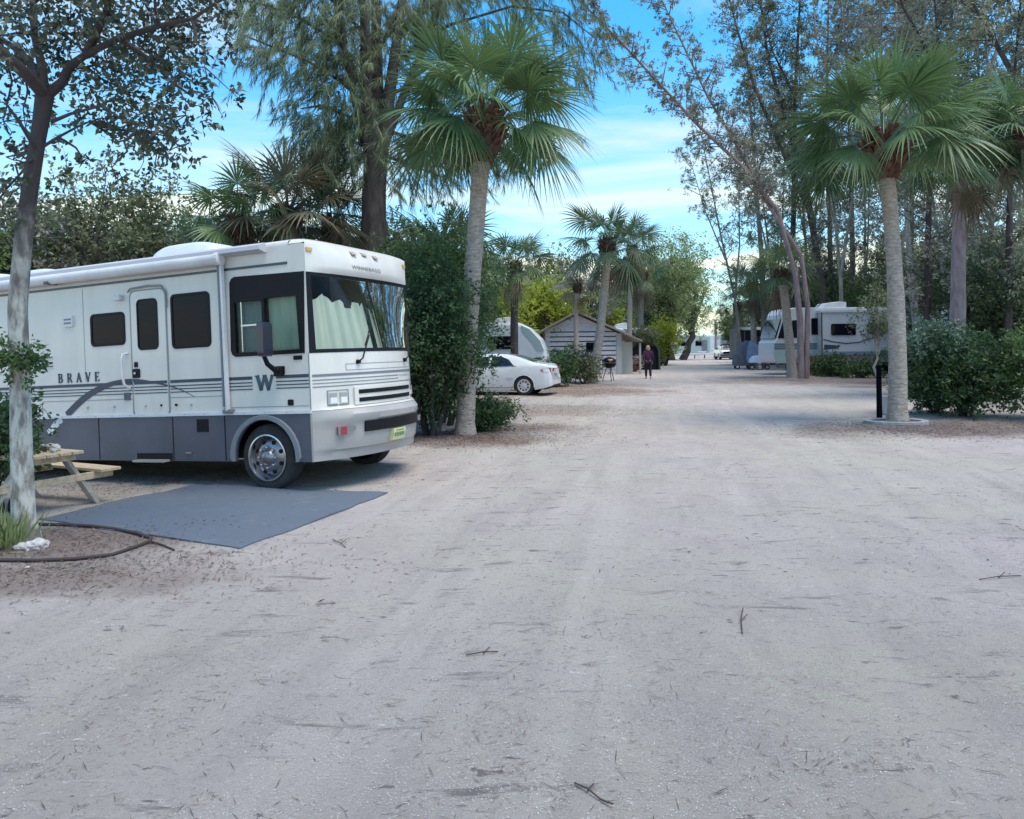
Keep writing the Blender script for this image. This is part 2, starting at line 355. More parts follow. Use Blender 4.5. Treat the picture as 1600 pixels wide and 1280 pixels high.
SEAM = mat('seam_grey', (.25,.27,.28), .6)  # plain grey of the panel seams, door frame, gutter, sill and rivets
AMBER = mat('amber_lens', (.55,.34,.10), .3); RED = mat('red_lens', (.30,.03,.04), .25, coat=.6)
LENS = mat('lamp_lens', (.72,.74,.76), .12, coat=1.)
CURT = mat('curtain_pale', (.47,.49,.42), .85, (.34,.38,.34), 3, stretch=(1,1,.2))
PLATE = mat('plate_yellow', (.62,.62,.33), .5)
INTER = mat('cab_interior', (.014,.010,.02), .9)
m = bpy.data.materials.new('clear_glass'); m.use_nodes = True; t = m.node_tree; t.nodes.remove(t.nodes['Principled BSDF'])
g_ = t.nodes.new('ShaderNodeBsdfGlossy'); g_.inputs['Roughness'].default_value = .02; tr_ = t.nodes.new('ShaderNodeBsdfTransparent'); tr_.inputs[0].default_value = (.90,.96,.93,1)
fr_ = t.nodes.new('ShaderNodeFresnel'); fr_.inputs[0].default_value = 1.17; ms_ = t.nodes.new('ShaderNodeMixShader')
t.links.new(fr_.outputs[0], ms_.inputs[0]); t.links.new(tr_.outputs[0], ms_.inputs[1]); t.links.new(g_.outputs[0], ms_.inputs[2]); t.links.new(ms_.outputs[0], t.nodes['Material Output'].inputs[0]); GLASS = m

rv = empty('motorhome', label='long white motorhome with navy stripes and grey skirt parked beside the blue mat', cat='motorhome')
M4 = Matrix(((_f[0],_s[0],_u[0],RVP[0]),(_f[1],_s[1],_u[1],RVP[1]),(_f[2],_s[2],_u[2],RVP[2]),(0,0,0,1))); rv.matrix_world = M4
WD, LEN, NP = 2.32, 9.6, 2.35
BZ = [.2,.33,.60,.93,.97,1.0,1.3,1.66,2.62,2.66,2.9,3.02]; BU = [.30,.36,.44,.47,.44,.35,.34,.31,.08,.15,.10,-.04]
def bul(w): return 1-abs(1-2*w/WD)**NP
def FR(w, z, off=0.):                                          # a point on the front skin, local coordinates
    du = .02; u = np.interp(z, BZ, BU)*bul(w)
    n = np.array([1, -(np.interp(z,BZ,BU)*(bul(w+du)-bul(w-du))/(2*du)), 0]); n /= np.linalg.norm(n)
    return (u+n[0]*off, w+n[1]*off, z)
def SD(u, z, d=0.): return (-u, -d, z)                         # door side: d = proud of the wall
def sp(u0, u1, z0, z1, d0, d1, r=0.): return B().plate(rbox(u0,u1,z0,z1,r) if r else [(u0,z0),(u1,z0),(u1,z1),(u0,z1)], [], SD, d0, d1)
# body shell: right wall with openings, left wall, rear wall, crowned roof
WIN = [rbox(2.96,3.58,1.92,2.34,.05), rbox(2.35,2.72,1.82,2.49,.07), rbox(1.49,2.12,1.82,2.50,.07)]
CAB = [(.06,1.66),(1.10,1.66),(1.15,1.69),(1.17,1.74),(1.15,2.58),(1.12,2.63),(1.07,2.65),(.02,2.63)]
outer = [(0,.96),(LEN,.96),(LEN,2.96),(.24,2.965),(.06,2.975),(0,2.96)]
b = B().plate(outer, [CAB]+WIN, SD, -.05, 0)
b.plate(outer, [], lambda u,z,d: (-u, WD-d, z), .05, 0)
b.bx(-LEN-.02, -LEN, 0, WD, .96, 2.96)
def roof(u, k):
    a = math.pi*k; return (-u, WD/2 - (WD/2)*math.copysign(abs(math.cos(a))**.35, math.cos(a)), 2.96 + .11*abs(math.sin(a))**.6)
b.grid(roof, [.24, 1, 3, 6, LEN], np.linspace(0,1,25)); b.add([roof(LEN,k) for k in np.linspace(0,1,25)], [tuple(range(25))])
b.bx(-LEN, -.05, .05, WD-.05, .96, 1.0)
b.build('body', WHITE, rv, smooth=30)
# front cap, fascia, bumper
ww = np.linspace(0, WD, 41)
def capz(w, s):
    if s <= 1: return FR(w, 2.60+.38*s)
    k = s-1; p = FR(w, 2.98); q = roof(.24, max(0,min(1, math.acos(max(-1,min(1, math.copysign(abs(1-2*w/WD)**(1/.35), 1-2*w/WD))))/math.pi)))
    a = k*math.pi/2; return (p[0]+(q[0]-p[0])*(1-math.cos(a)), w, p[2]+(max(q[2],2.975)-p[2])*math.sin(a))
cap_ = B().grid(capz, ww, [0,.08,.15,.3,.6,.9,1,1.15,1.3,1.5,1.75,2.0], flip=True)
cap_ = B().grid(lambda w,s: capz(w,s), ww, [.0,.05,.12,.3,.6,.9,1,1.15,1.3,1.5,1.75,2.0])
cap_.grid(lambda w,s: (FR(w,2.60)[0]-.12*s, w, 2.60+.0*s), ww, [0,1])
fc_ = cap_.build('front_cap', WHITE, rv, smooth=50, fix=True)
fb = B().grid(lambda w,z: FR(w,z), ww, [.97,1.0,1.1,1.2,1.3,1.4,1.5,1.6,1.66]); fb.grid(lambda w,s: (FR(w,1.66)[0]-.2*s, w, 1.66), ww, [0,1])
fb.build('front_panel', WHITE, rv, smooth=50, fix=True)
bz = [.37,.40,.46,.52,.60,.70,.80,.90,.945,.965]
def bmp(w, z):
    p = FR(w, z); k = .03 if z > .48 else 0.; k += .0 if z < .81 else .025*min(1,(z-.81)/.02)
    if z > .93: k -= .04
    return (p[0]+k*bul(w)**.5, w, z)
bb = B().grid(bmp, ww, [.37,.40,.47,.49,.52,.6,.7,.80,.83,.90,.945,.965]); bb.grid(lambda w,s: (bmp(w,.965)[0]-.1*s, w, .965+.005*s), ww, [0,1]); bb.grid(lambda w,s: (bmp(w,.37)[0]-.3*s, w, .37), ww, [0,1])
bumper = bb.build('bumper', BUMP, rv, smooth=35, fix=True)
def fpatch(w0, w1, z0, z1, off, n=8): 
    b = B(); ws = np.linspace(w0,w1,n); b.grid(lambda w,z: FR(w,z,off), ws, np.linspace(z0,z1,4)); b.grid(lambda w,s: FR(w,z1,off*s), ws, [0,1]); b.grid(lambda w,s: FR(w,z0,off*s), ws, [0,1])
    b.grid(lambda z,s: FR(w0,z,off*s), [z0,z1], [0,1]); b.grid(lambda z,s: FR(w1,z,off*s), [z0,z1], [0,1]); return b
# grille surround with two slots
fpatch(.50,1.80,1.00,1.22,.028,12).build('grille_surround', WHITE, rv, smooth=50)
for z0, z1 in ((1.035,1.085),(1.135,1.185)): fpatch(.56,1.74,z0,z1,.036,12).build('grille_slot', BLACK, rv)
fpatch(.54,1.76,.67,.80,.055,12).build('air_intake', BLACK, bumper)
pl = fpatch(.98,1.26,.51,.655,.075,4).build('license_plate', PLATE, bumper)
tb = B()
for i in range(6): tb.grid(lambda w,z: FR(w,z,.080), [1.01+i*.038,1.01+i*.038+.024], [.555,.605])
tb.grid(lambda w,z: FR(w,z,.080), [1.03,1.21], [.625,.638]); tb.build('plate_characters', mat('plate_green',(.12,.25,.16),.5), pl)
for w0 in (.22, 1.98):
    b = B()
    b.add([FR(w0,.76,.075),FR(w0,.665,.075),FR(w0+.20*(1 if w0<1 else -1),.70,.05),FR(w0+.20*(1 if w0<1 else -1),.755,.05)], [(0,1,2,3)])
    b.build('bumper_recess', mat('recess_grey',(.20,.195,.20),.5), bumper); fpatch(w0 if w0<1 else w0-.09, (w0 if w0<1 else w0-.09)+.09,.665,.76,.07 if w0<1 else .04,3).build('fog_lamp', RED, bumper)
for w0 in (.185,.31,1.89,2.02):
    h = fpatch(w0,w0+.10,1.035,1.175,.012,4).build('headlight', CHROME, rv); fpatch(w0+.012,w0+.088,1.045,1.11,.020,4).build('lens', LENS, h)
    fpatch(w0+.01,w0+.09,1.115,1.165,.018,4).build('reflector', mat('lamp_grey',(.32,.33,.36),.2), h)
for w0, w1 in ((.165,.43),(1.87,2.14)):
    b = B()
    for a, c, d, e in ((w0,w1,1.19,1.20),(w0,w1,1.015,1.025),(w0,w0+.01,1.015,1.20),(w1-.01,w1,1.015,1.20)): b.grid(lambda w,z: FR(w,z,.006), np.linspace(a,c,4), [d,e])
    b.build('headlight_bezel', STRIPEG, rv)
fpatch(.0,WD,.94,.955,.0).v
# windscreen: black frame, glass, divider, pleated curtain
fr = B()
def fs(w0,w1,z0,z1): fr.grid(lambda w,z: FR(w,z,.004), np.linspace(w0,w1,30 if w1-w0>.5 else 3), np.linspace(z0,z1,8 if z1-z0>.3 else 2))
fs(.0,WD,1.655,1.70); fs(0,WD,2.58,2.625); fs(0,.075,1.70,2.58); fs(WD-.075,WD,1.70,2.58); fs(1.13,1.17,1.70,2.58)
fr.build('windscreen_frame', BLACK, rv, smooth=60)
B().grid(lambda w,z: FR(w,z,-.002), np.linspace(.075,1.13,20), np.linspace(1.70,2.58,8)).build('windscreen', GLASS, rv, smooth=180)
B().grid(lambda w,z: FR(w,z,-.002), np.linspace(1.17,WD-.075,20), np.linspace(1.70,2.58,8)).build('windscreen', GLASS, rv, smooth=180)
def curtain(w, z): 
    p = FR(w, z); s = .022*math.sin(w*38)+.012*math.sin(w*71+1); return (p[0]-.10-s, w, z)
wc = np.linspace(.10, 1.08, 90)
def topc(w): return 2.30+.05*math.sin(w*6)+.04*math.sin(w*23)
B().grid(lambda w,s: curtain(w, 1.67+(topc(w)-1.67)*s), wc, np.linspace(0,1,6)).build('curtain', CURT, rv, smooth=180)
B().grid(lambda w,s: curtain(w, 1.67+(2.28+.06*math.sin(w*9)-1.67)*s), np.linspace(1.2,2.2,90), np.linspace(0,1,6)).build('curtain', CURT, rv, smooth=180)
B().bx(-1.3,-1.28,.06,WD-.06,1.0,2.9).bx(-1.28,.04,.3,WD-.3,1.45,1.6).build('cab_interior', INTER, rv)
b = B().bx(-1.28,-.02,.055,.30,1.0,1.62); b.build('dashboard', INTER, rv)
for w0 in (.45, 1.45): B().bx(-1.0,-.86,w0,w0+.5,1.3,2.1).build('cab_seat', mat('seat_fabric',(.06,.06,.09),.9), rv, bevel=.04)
# cab side window
o = B().plate([(u,z) for u,z in CAB],[ [(.13,1.71),(.63,1.71),(.63,2.35),(.155,2.35)] , [(.67,1.71),(1.09,1.71),(1.09,2.33),(.67,2.33)] ],SD,-.03,.008).build('cab_window', BLACK, rv)
B().plate([(.13,1.71),(.63,1.71),(.63,2.35),(.155,2.35)],[],SD,-.02,-.014).build('pane', GLASS, o); B().plate([(.67,1.71),(1.09,1.71),(1.09,2.33),(.67,2.33)],[],SD,-.016,-.010).build('pane', GLASS, o)
B().grid(lambda u,z: (-u, .09+.01*math.sin(u*40), z), np.linspace(.10,.64,50), [1.66,1.95,2.4]).build('curtain', CURT, rv, smooth=180)
B().grid(lambda u,z: (-u, .10+.008*math.sin(u*50), z), np.linspace(.70,1.14,30), [1.66,1.95,2.4]).build('curtain', mat('curtain_dim',(.22,.24,.28),.9), rv, smooth=180)
B().plate([(.97,1.72),(.985,1.72),(.985,2.33),(.97,2.33)],[],SD,.0,.012).build('window_channel', CHROME, o)
b = B(); b.plate([(.70,2.05),(1.0,2.05),(1.0,2.03),(.70,2.03)],[],SD,-.005,.004); b.build('window_latch', CHROME, o)
# side windows
for k, l in enumerate(WIN):
    if k == 1: continue
    c0 = [min(p[0] for p in l), max(p[0] for p in l), min(p[1] for p in l), max(p[1] for p in l)]
    f_ = B().plate(rbox(c0[0]-.012,c0[1]+.012,c0[2]-.012,c0[3]+.012,.07), [rbox(c0[0]+.022,c0[1]-.022,c0[2]+.022,c0[3]-.022,.05)], SD, -.02, .010).build('window', BLACK, rv)
    B().plate(rbox(c0[0]+.015,c0[1]-.015,c0[2]+.015,c0[3]-.015,.05), [], SD, -.015, .002).build('pane', DGLASS, f_)
# entry door
dr = B().plate(rbox(2.22,2.83,.945,2.60,.09), [rbox(2.36,2.71,1.83,2.48,.06)], SD, -.02, .012).build('door', WHITE, rv, smooth=30)
o = B().plate(rbox(2.35,2.72,1.82,2.49,.07), [rbox(2.37,2.70,1.84,2.47,.05)], SD, -.02, .018).build('window', BLACK, dr); B().plate(rbox(2.36,2.71,1.83,2.48,.05), [], SD, -.01, .010).build('pane', DGLASS, o)
b = B(); b.plate(rbox(2.205,2.845,.935,2.615,.10), [rbox(2.222,2.828,.947,2.598,.09)], SD, 0, .014); b.build('door_frame', SEAM, dr, smooth=30)
b = B().tube([SD(2.86,2.60,.02),SD(2.80,2.64,.03),SD(2.5,2.655,.035),SD(2.26,2.64,.03),SD(2.20,2.56,.02),SD(2.19,2.35,.02)], .012, 6); b.build('rain_gutter', SEAM, dr, smooth=60)
lk = sp(2.70,2.82,1.46,1.58,.012,.03,.02).build('door_lock', BLACK, dr); sp(2.735,2.785,1.60,1.67,.012,.03,.01).build('deadbolt', BLACK, dr)
B().lathe([(0,.02),(.02,.02),(.03,.01)], SD(2.76,1.52,.03), (0,-1,0), 12).build('latch', CHROME, lk)
o = B().tube([SD(2.93,1.79,.0),SD(2.935,1.78,.07),SD(2.95,1.7,.08),SD(2.95,1.5,.08),SD(2.93,1.38,.07),SD(2.90,1.32,.0)], .018, 8).build('grab_handle', WHITE2, rv, smooth=60)
# filler box, vents, lamp, hatches and locks
sp(2.90,3.01,1.17,1.27,0,.012,.01).build('fuel_door', GREY, rv)
b = sp(3.91,4.09,2.21,2.36,0,.03,.01).build('range_vent', WHITE2, rv)
c = B()
for z in (2.25,2.30): c.plate([(3.93,z),(4.07,z),(4.07,z+.022),(3.93,z+.022)],[],SD,.028,.033)
c.build('louvre', STRIPEG, b)
o = B(); o.bx(-3.08,-2.96,-.07,0,2.50,2.57); o.build('porch_light', WHITE2, rv, bevel=.01)
for z in (1.655,1.78):
    b = sp(4.34,4.72,z,z+.05,0,.008).build('fridge_vent', WHITE2, rv); c = B()
    for k in range(9): c.plate([(4.355+k*.04,z+.012),(4.385+k*.04,z+.012),(4.385+k*.04,z+.036),(4.355+k*.04,z+.036)],[],SD,.006,.011)
    c.build('louvre', GREY, b)
for u in (3.70,2.62,2.35,2.10,1.85,3.2): 
    o = B().lathe([(0,.016),(.02,.016),(.024,.01)], SD(u,1.09), (0,-1,0), 10).build('hatch_lock', CHROME if u>2.4 or u<1.9 else BLACK, rv)
sp(.255,.335,1.045,1.115,0,.01,.01).build('side_marker', BLACK, rv); sp(.10,.225,1.585,1.635,0,.010,.01).build('side_vent', BLACK, rv)
sp(0.0,.012,.96,1.66,0,.006).build('panel_seam', SEAM, rv)
b = B()
for u in (1.30,2.85,4.6): b.plate([(u,.97),(u+.012,.97),(u+.012,1.18),(u,1.18)],[],SD,0,.004)
b.plate([(1.31,1.19),(4.6,1.19),(4.6,1.182),(1.31,1.182)],[],SD,0,.003); b.plate([(.03,1.04),(1.2,1.04),(1.2,1.032),(.03,1.032)],[],SD,0,.003); b.build('hatch_outline', SEAM, rv)
for u in (3.72, 4.95, 6.6): sp(u,u+.008,1.44,2.72,0,.0025).build('panel_seam', SEAM, rv)
for u in np.arange(.35, 9.4, .32):
    if not 2.15 < u < 2.9: B().lathe([(0,.008),(.004,.005)], SD(u,.965,.022), (0,-1,0), 6).build('rivet', SEAM, rv)
B().plate([(-.0,.945),(LEN,.945),(LEN,.985),(0,.985)],[],SD,0,.022).build('belt_moulding', WHITE2, rv)
# stripes
b = B()
SEG = [(0.02,.50),(.86,1.25),(1.25,2.19),(2.86,LEN)]
for a, c in SEG:
    for z0, z1 in ((1.372,1.412),(1.328,1.343),(1.288,1.302),(1.248,1.261)): b.plate([(a,z0),(c,z0),(c,z1),(a,z1)],[],SD,0,.004)
b.build('stripe', STRIPE, rv)
b = B()
for z0, z1 in ((1.372,1.412),(1.328,1.343),(1.288,1.302),(1.248,1.261)): b.plate([(2.235,z0),(2.815,z0),(2.815,z1),(2.235,z1)],[],SD,0.010,.016)
b.build('stripe', STRIPE, dr)
b = B()
for z0, z1, e in ((1.37,1.40,WD-.02),(1.325,1.337,1.45),(1.285,1.295,1.45),(1.243,1.255,WD-.02)): b.grid(lambda w,z: FR(w,z,.004), np.linspace(0.02,e,34), [z0,z1])
b.build('stripe', STRIPEG, rv)
b = B()
for z0, z1, w0, w1 in ((1.505,1.511,.42,1.9),(1.43,1.436,.42,1.9)): b.grid(lambda w,z: FR(w,z,.004), np.linspace(w0,w1,30), [z0,z1])
b.grid(lambda w,z: FR(w,z,.004), [.42,.427], [1.43,1.511]); b.build('hood_seam', STRIPEG, rv)
def ribbon(pts, n=40):
    pts = np.array(pts); tt = np.linspace(0, len(pts)-1, n); q = np.stack([np.interp(tt, range(len(pts)), pts[:,i]) for i in range(3)], 1)
    for _ in range(4): q[1:-1] = (q[:-2]+2*q[1:-1]+q[2:])/4
    b = B(); v = []
    for i in range(n):
        d = q[min(i+1,n-1)]-q[max(i-1,0)]; nn = np.array([-d[1], d[0]]); nn /= np.linalg.norm(nn)
        for s in (-1,1): v.append(SD(q[i,0]+nn[0]*s*q[i,2]/2, q[i,1]+nn[1]*s*q[i,2]/2, .0065 if not 2.2<q[i,0]<2.85 else .02))
    return b.add(v, [(2*i,2*i+1,2*i+3,2*i+2) for i in range(n-1)])
ribbon([(4.12,.99,.10),(3.83,1.19,.095),(3.54,1.32,.085),(3.24,1.40,.065),(2.97,1.435,.045),(2.65,1.425,.03),(2.21,1.345,.018),(1.98,1.27,.012),(1.78,1.18,.006)]).build('swoosh', STRIPE, rv)
b = ribbon([(4.50,.74,.10),(4.35,.86,.10),(4.22,.94,.09)], 8); b.build('sticker', WHITE2, rv)
# upper dark line beneath the awning
B().plate([(.26,2.735),(LEN,2.735),(LEN,2.765),(.26,2.765)],[],SD,0,.012).build('awning_rail', STRIPE, rv)
# lettering
def strokes(b, lst, x, z, h, fn, ser=True):
    for q in lst:
        if len(q) == 5: (x0,y0,x1,y1,wd) = q; d = np.array([x1-x0,y1-y0]); n_ = np.array([-d[1],d[0]])/np.linalg.norm(d)*wd/2; pp = [(x0-n_[0],y0-n_[1]),(x1-n_[0],y1-n_[1]),(x1+n_[0],y1+n_[1]),(x0+n_[0],y0+n_[1])]
        else: pp = q
        b.plate([(x+a*h, z+c*h) for a, c in pp], [], fn, 0.0, .008)
def ser(x, y, w=.26): return (x-w/2,y,x+w/2,y,.07)
LET = {'B':[(.14,0,.14,1,.16),ser(.12,.035),ser(.12,.965),(.14,.965,.5,.93,.09),(.5,.95,.58,.75,.13),(.58,.77,.45,.53,.12),(.14,.52,.5,.52,.08),(.45,.53,.64,.28,.14),(.64,.3,.5,.04,.13),(.14,.035,.54,.05,.09)],
 'R':[(.14,0,.14,1,.16),ser(.14,.035),ser(.12,.965),(.14,.965,.5,.93,.09),(.5,.95,.60,.74,.14),(.60,.76,.45,.5,.12),(.14,.49,.5,.49,.08),(.4,.5,.68,.03,.15),ser(.70,.035,.2)],
 'A':[(.08,0,.40,1,.08),(.36,1,.70,0,.17),(.2,.33,.58,.33,.08),ser(.08,.035,.24),ser(.70,.035,.28)],
 'V':[(.08,1,.40,0,.17),(.38,0,.68,1,.08),ser(.09,.965,.28),ser(.68,.965,.22)],
 'E':[(.14,0,.14,1,.16),ser(.14,.035),ser(.14,.965),(.14,.965,.6,.965,.07),(.14,.035,.62,.035,.07),(.14,.5,.45,.5,.07),(.6,1,.6,.8,.07),(.62,0,.62,.22,.07),(.45,.6,.45,.4,.06)]}
FT = lambda a, c, d: SD(4.26-a, c, d)                          # text runs towards the front
for i, ch in enumerate('BRAVE'):
    b = B(); strokes(b, [(q[:4]+(q[4]*1.25,)) for q in LET[ch]], .0+i*.178, 1.442, .125, FT); b.build('letter', STRIPE, rv)
b = B(); FW = lambda a, c, d: SD(.86-a, c, d)
strokes(b, [(.10,1,.42,0,.27),(.38,.02,.72,1,.20),(.72,1,1.02,0,.27),(.98,.02,1.34,1,.20),ser(.08,.96,.36),ser(.70,.96,.30),ser(1.38,.96,.36)], .06, 1.235, .185, FW)
for k in range(3):
    strokes(b, [(-.02+.02*k,1-.12,.0+.03*k,.86,.02)], .0, 1.235-.04*k, .185, FW)
b.build('emblem', mat('emblem_navy',(.05,.085,.12),.35), rv)
tc_ = bpy.data.curves.new('t','FONT'); tc_.body = 'WINNEBAGO'; tc_.size = .085; tc_.space_character = 1.12
to = bpy.data.objects.new('t', tc_); C.objects.link(to); bpy.context.view_layer.update(); me = to.to_mesh()
vv = [tuple(v.co) for v in me.vertices]; ff = [tuple(p.vertices) for p in me.polygons]; wmax = max(v[0] for v in vv); to.to_mesh_clear(); bpy.data.objects.remove(to)
b = B(); b.add([FR(.78+v[0]/wmax*.66, 2.715+v[1]*.8, .006) for v in vv], ff); b.build('lettering', mat('script_grey',(.10,.11,.13),.4), rv)
b = B(); b.add([FR(1.48+v[0]/wmax*.42, 1.315+v[1]*.35, .006) for v in vv], ff); b.build('lettering', STRIPEG, rv)
# clearance lamps
for w0, z in ((.90,2.93),(1.16,2.945),(1.42,2.93)): fpatch(w0-.05,w0+.05,z-.022,z+.022,.016,3).build('clearance_light', mat('lamp_clear_amber',(.42,.38,.30),.3), rv)
for w0 in (.06, WD-.06): fpatch(w0-.045,w0+.045,2.872,2.915,.014,3).build('clearance_light', AMBER, rv)
# wipers
for w0, s in ((.60,1),(1.72,1)):
    o = B().tube([FR(w0,1.53,.02),FR(w0+.04,1.57,.06),FR(w0+.24,1.86,.05)], .010, 6).build('wiper', BLACK, rv, smooth=60)
    B().tube([FR(w0+.14,1.73,.03),FR(w0+.24,1.86,.032),FR(w0+.34,2.0,.03)], .008, 5).build('wiper_blade', BLACK, o); B().lathe([(0,.03),(.04,.025)], FR(w0,1.53), (1,0,0), 10).build('wiper_pivot', BLACK, o)
# mirror
for sgn, yy in ((-1,0.),(1,WD)):
    mi = B().tube([(-.42,yy,1.47),(-.42,yy+sgn*.10,1.47),(-.45,yy+sgn*.20,1.55),(-.46,yy+sgn*.25,1.66)], [.035,.035,.03,.025], 8).build('mirror', BLACK, rv, smooth=60)
    B().bx(-.50,-.36,yy+(-.012 if sgn<0 else 0),yy+(0 if sgn<0 else .012),1.42,1.52).bx(-.48,-.38,yy+sgn*.03-.04,yy+sgn*.03+.04,1.40,1.50).build('mirror_foot', BLACK, mi, bevel=.012)
    b = B(); b.plate(rbox(-.12,.12,0,.40,.05), [], lambda a,z,d: (-.46-a*.25+d, yy+sgn*.27+a, 1.64+z), 0, .09); h = b.build('mirror_head', mat('mirror_shell',(.03,.028,.05),.3,coat=.5), mi, bevel=.02)
    b = B(); b.plate(rbox(-.10,.10,0.02,.38,.04), [], lambda a,z,d: (-.462-a*.25+d, yy+sgn*.27+a, 1.64+z), -.004, .0); b.build('mirror_glass', CHROME, h)
# awning: casing, roller, arms
aw = B().tube([(-1.22,-.10,2.88),(-LEN+.2,-.10,2.88)], .075, 14).build('awning', WHITE2, rv, smooth=40)
b = B(); b.plate([(-.02,2.92),(.06,3.02),(.16,2.98),(.17,2.93),(.05,2.90)], [], lambda a,z,d: (-d, -a+.02, z), .55, LEN-.1); b.build('awning_casing', mat('casing_grey',(.46,.46,.50),.45), aw)
for u in (1.22, 8.9):
    a_ = B().beam(SD(u,1.0,.045), SD(u,2.98,.055), .055, .035, (1,0,0)).build('awning_arm', WHITE2, aw, bevel=.006)
    B().beam(SD(u+.06,1.05,.035), SD(u+.055,2.88,.045), .03, .03, (1,0,0)).build('arm_strut', STRIPEG, a_); B().lathe([(0,.085),(.06,.085),(.07,.05)], (-u-.02 if u<2 else -u, -.10, 2.88), (1 if u<2 else -1,0,0), 14).build('roller_cap', WHITE2, a_)
    B().bx(-u-.07,-u+.07,-.07,0,.97,1.02).build('arm_foot', STRIPEG, a_, bevel=.01)
for u in (4.2,): B().bx(-u-.02,-u+.02,-.20,-.02,2.80,2.84).build('awning_strap', GREY, aw)
# roof gear
def ac(u0, u1, w0, w1, h, name='air_conditioner'):
    b = B(); cx = (u0+u1)/2
    def fn(s, k):
        u = u0+(u1-u0)*s; e = (1-abs(2*s-1)**5)**.5 if s>.5 else (1-abs(2*s-1)**3)**.8; w = w0+(w1-w0)*k; f2 = (1-abs(2*k-1)**6)**.5
        return (-u, w, 3.0+.04+h*e*f2)
    b.grid(fn, np.linspace(1,0,22), np.linspace(0,1,16)); o = b.build(name, mat('ac_white',(.66,.70,.72),.4,(.55,.6,.62),2), rv, smooth=50)
    b = B(); b.bx(-u1-.01,-u0+.01,w0-.01,w1+.01,2.98,3.055); b.build('shroud_base', WHITE2, o, bevel=.01)
    return o
ac(1.72,2.95,.42,1.18,.24); ac(5.0,5.9,.5,1.2,.16); 
o = ac(4.0,4.35,.9,1.3,.07,'roof_vent'); ac(6.3,7.4,.5,1.2,.22)
# skirt with wheel arch, flare, hatches
def arch(uc, r, a0=0, a1=180, n=16): return [(uc+r*math.cos(R(a)), .42+r*math.sin(R(a))) for a in np.linspace(a0,a1,n)]
sk = [(0.0,.94),(0.0,.37),(.70-.46,.38)] + arch(.70,.46) + [(.70+.46,.38),(5.45,.38)] + arch(5.95,.50) + [(6.45,.38),(LEN,.38),(LEN,.94)]
sk = [(0.0,.94),(0.0,.37),(.24,.37)] + [p for p in arch(.70,.46)] 
sk = [(0,.37)] + [(.24,.37)] + arch(.70,.46)[::-1] + [(1.16,.37),(5.40,.37)] + arch(5.90,.50)[::-1] + [(6.4,.37),(LEN,.37),(LEN,.945),(0,.945)]
skr = B().plate(sk, [], SD, -.03, .006).build('skirt', GREY, rv)
B().plate(sk, [], lambda u,z,d: (-u, WD-d, z), -.03, .006).build('skirt', GREY, rv)
for uc, r in ((.70,.46),(5.90,.50)):
    o_ = [(uc+(r+.075)*math.cos(R(a)), .42+(r+.06)*math.sin(R(a))) for a in np.linspace(0,180,18)]; i_ = arch(uc, r, 180, 0, 18)
    B().plate([(uc+r+.045,.37)]+o_+[(uc-r-.045,.37),(uc-r,.37)]+i_+[(uc+r,.37)], [], SD, .0, .035).build('wheel_flare', mat('flare_grey',(.20,.21,.235),.4), skr, bevel=.008)
for u in (1.31,2.17,3.5,4.7): B().plate([(u,.38),(u+.014,.38),(u+.014,.94),(u,.94)],[],SD,.004,.009).build('hatch_seam', BLACK, skr)
sp(1.58,1.77,.74,.90,.004,.012).build('skirt_vent', BLACK, skr); sp(2.2,2.82,.38,.47,.004,.009).build('step_recess', BLACK, skr); B().bx(-2.78,-2.25,-.12,.2,.365,.39).build('step', BUMP, rv)
sp(1.86,1.95,.47,.485,.004,.03).build('hatch_pull', CHROME, skr)
sp(0,.016,.37,.95,.004,.012).build('skirt_seam', BUMP, skr)
# underbody
B().bx(-LEN,-1.35,.4,WD-.4,.42,.93).bx(-.2,.12,.25,WD-.25,.42,.93).bx(-1.35,-.2,.62,WD-.62,.5,.93).bx(-8.6,-1.3,.75,.87,.30,.42).bx(-8.6,-1.3,1.45,1.57,.30,.42).build('chassis', BLACK, rv)
b = B().tube([(-.70,.3,.42),(-.70,WD-.3,.42)], .05, 8); b.tube([(-5.9,.3,.42),(-5.9,WD-.3,.42)], .07, 8); b.build('axle', BLACK, rv)
def bigwheel(u, w, sg):
    wz = .415; c = (-u, w, wz); ax = (0, sg, 0)
    o = B().lathe([(-.24,.30),(-.22,.385),(-.18,.40),(-.05,.405),(-.02,.385),(.0,.33),(-.01,.285)], c, ax, 36, cap=False).build('wheel', TYRE, rv, smooth=35)
    b = B().lathe([(-.02,.285),(.008,.285),(.012,.268),(-.02,.255),(-.07,.24),(-.10,.235)], c, ax, 36, cap=False); b.build('rim', CHROME, o, smooth=35)
    b = B().lathe([(-.09,.24),(-.045,.20),(-.02,.15),(-.02,.10),(.01,.085),(.03,.06),(.035,.01)], c, ax, 36); b.build('wheel_cover', mat('wheel_dull',(.30,.28,.30),.32,metal=1.), o, smooth=35)
    b = B()
    for k in range(8):
        a = 2*math.pi*k/8; B().lathe([(-.03,.017),(.012,.015),(.016,.006)], (-u+.125*math.cos(a), w, wz+.125*math.sin(a)), ax, 8).build('lug_nut', CHROME, o, smooth=40)
    b = B()
    for k in range(8):
        a = 2*math.pi*(k+.5)/8; B().lathe([(-.055,.026),(-.028,.026)], (-u+.19*math.cos(a), w, wz+.19*math.sin(a)), ax, 10).build('hand_hole', BLACK, o)
bigwheel(.70, .02, -1); bigwheel(.70, WD-.02, 1); bigwheel(5.9, .03, -1); bigwheel(5.9, WD-.03, 1)
B().plate([(0.22,.38)]+[(.70+.5*math.cos(R(a)),.42+.5*math.sin(R(a))) for a in np.linspace(180,0,14)]+[(1.2,.38)],[],SD,-.36,-.34).build('wheel_well', BLACK, rv)
B().plate(rbox(5.3,6.5,.38,.94,.05),[],SD,-.36,-.34).build('wheel_well', BLACK, rv)
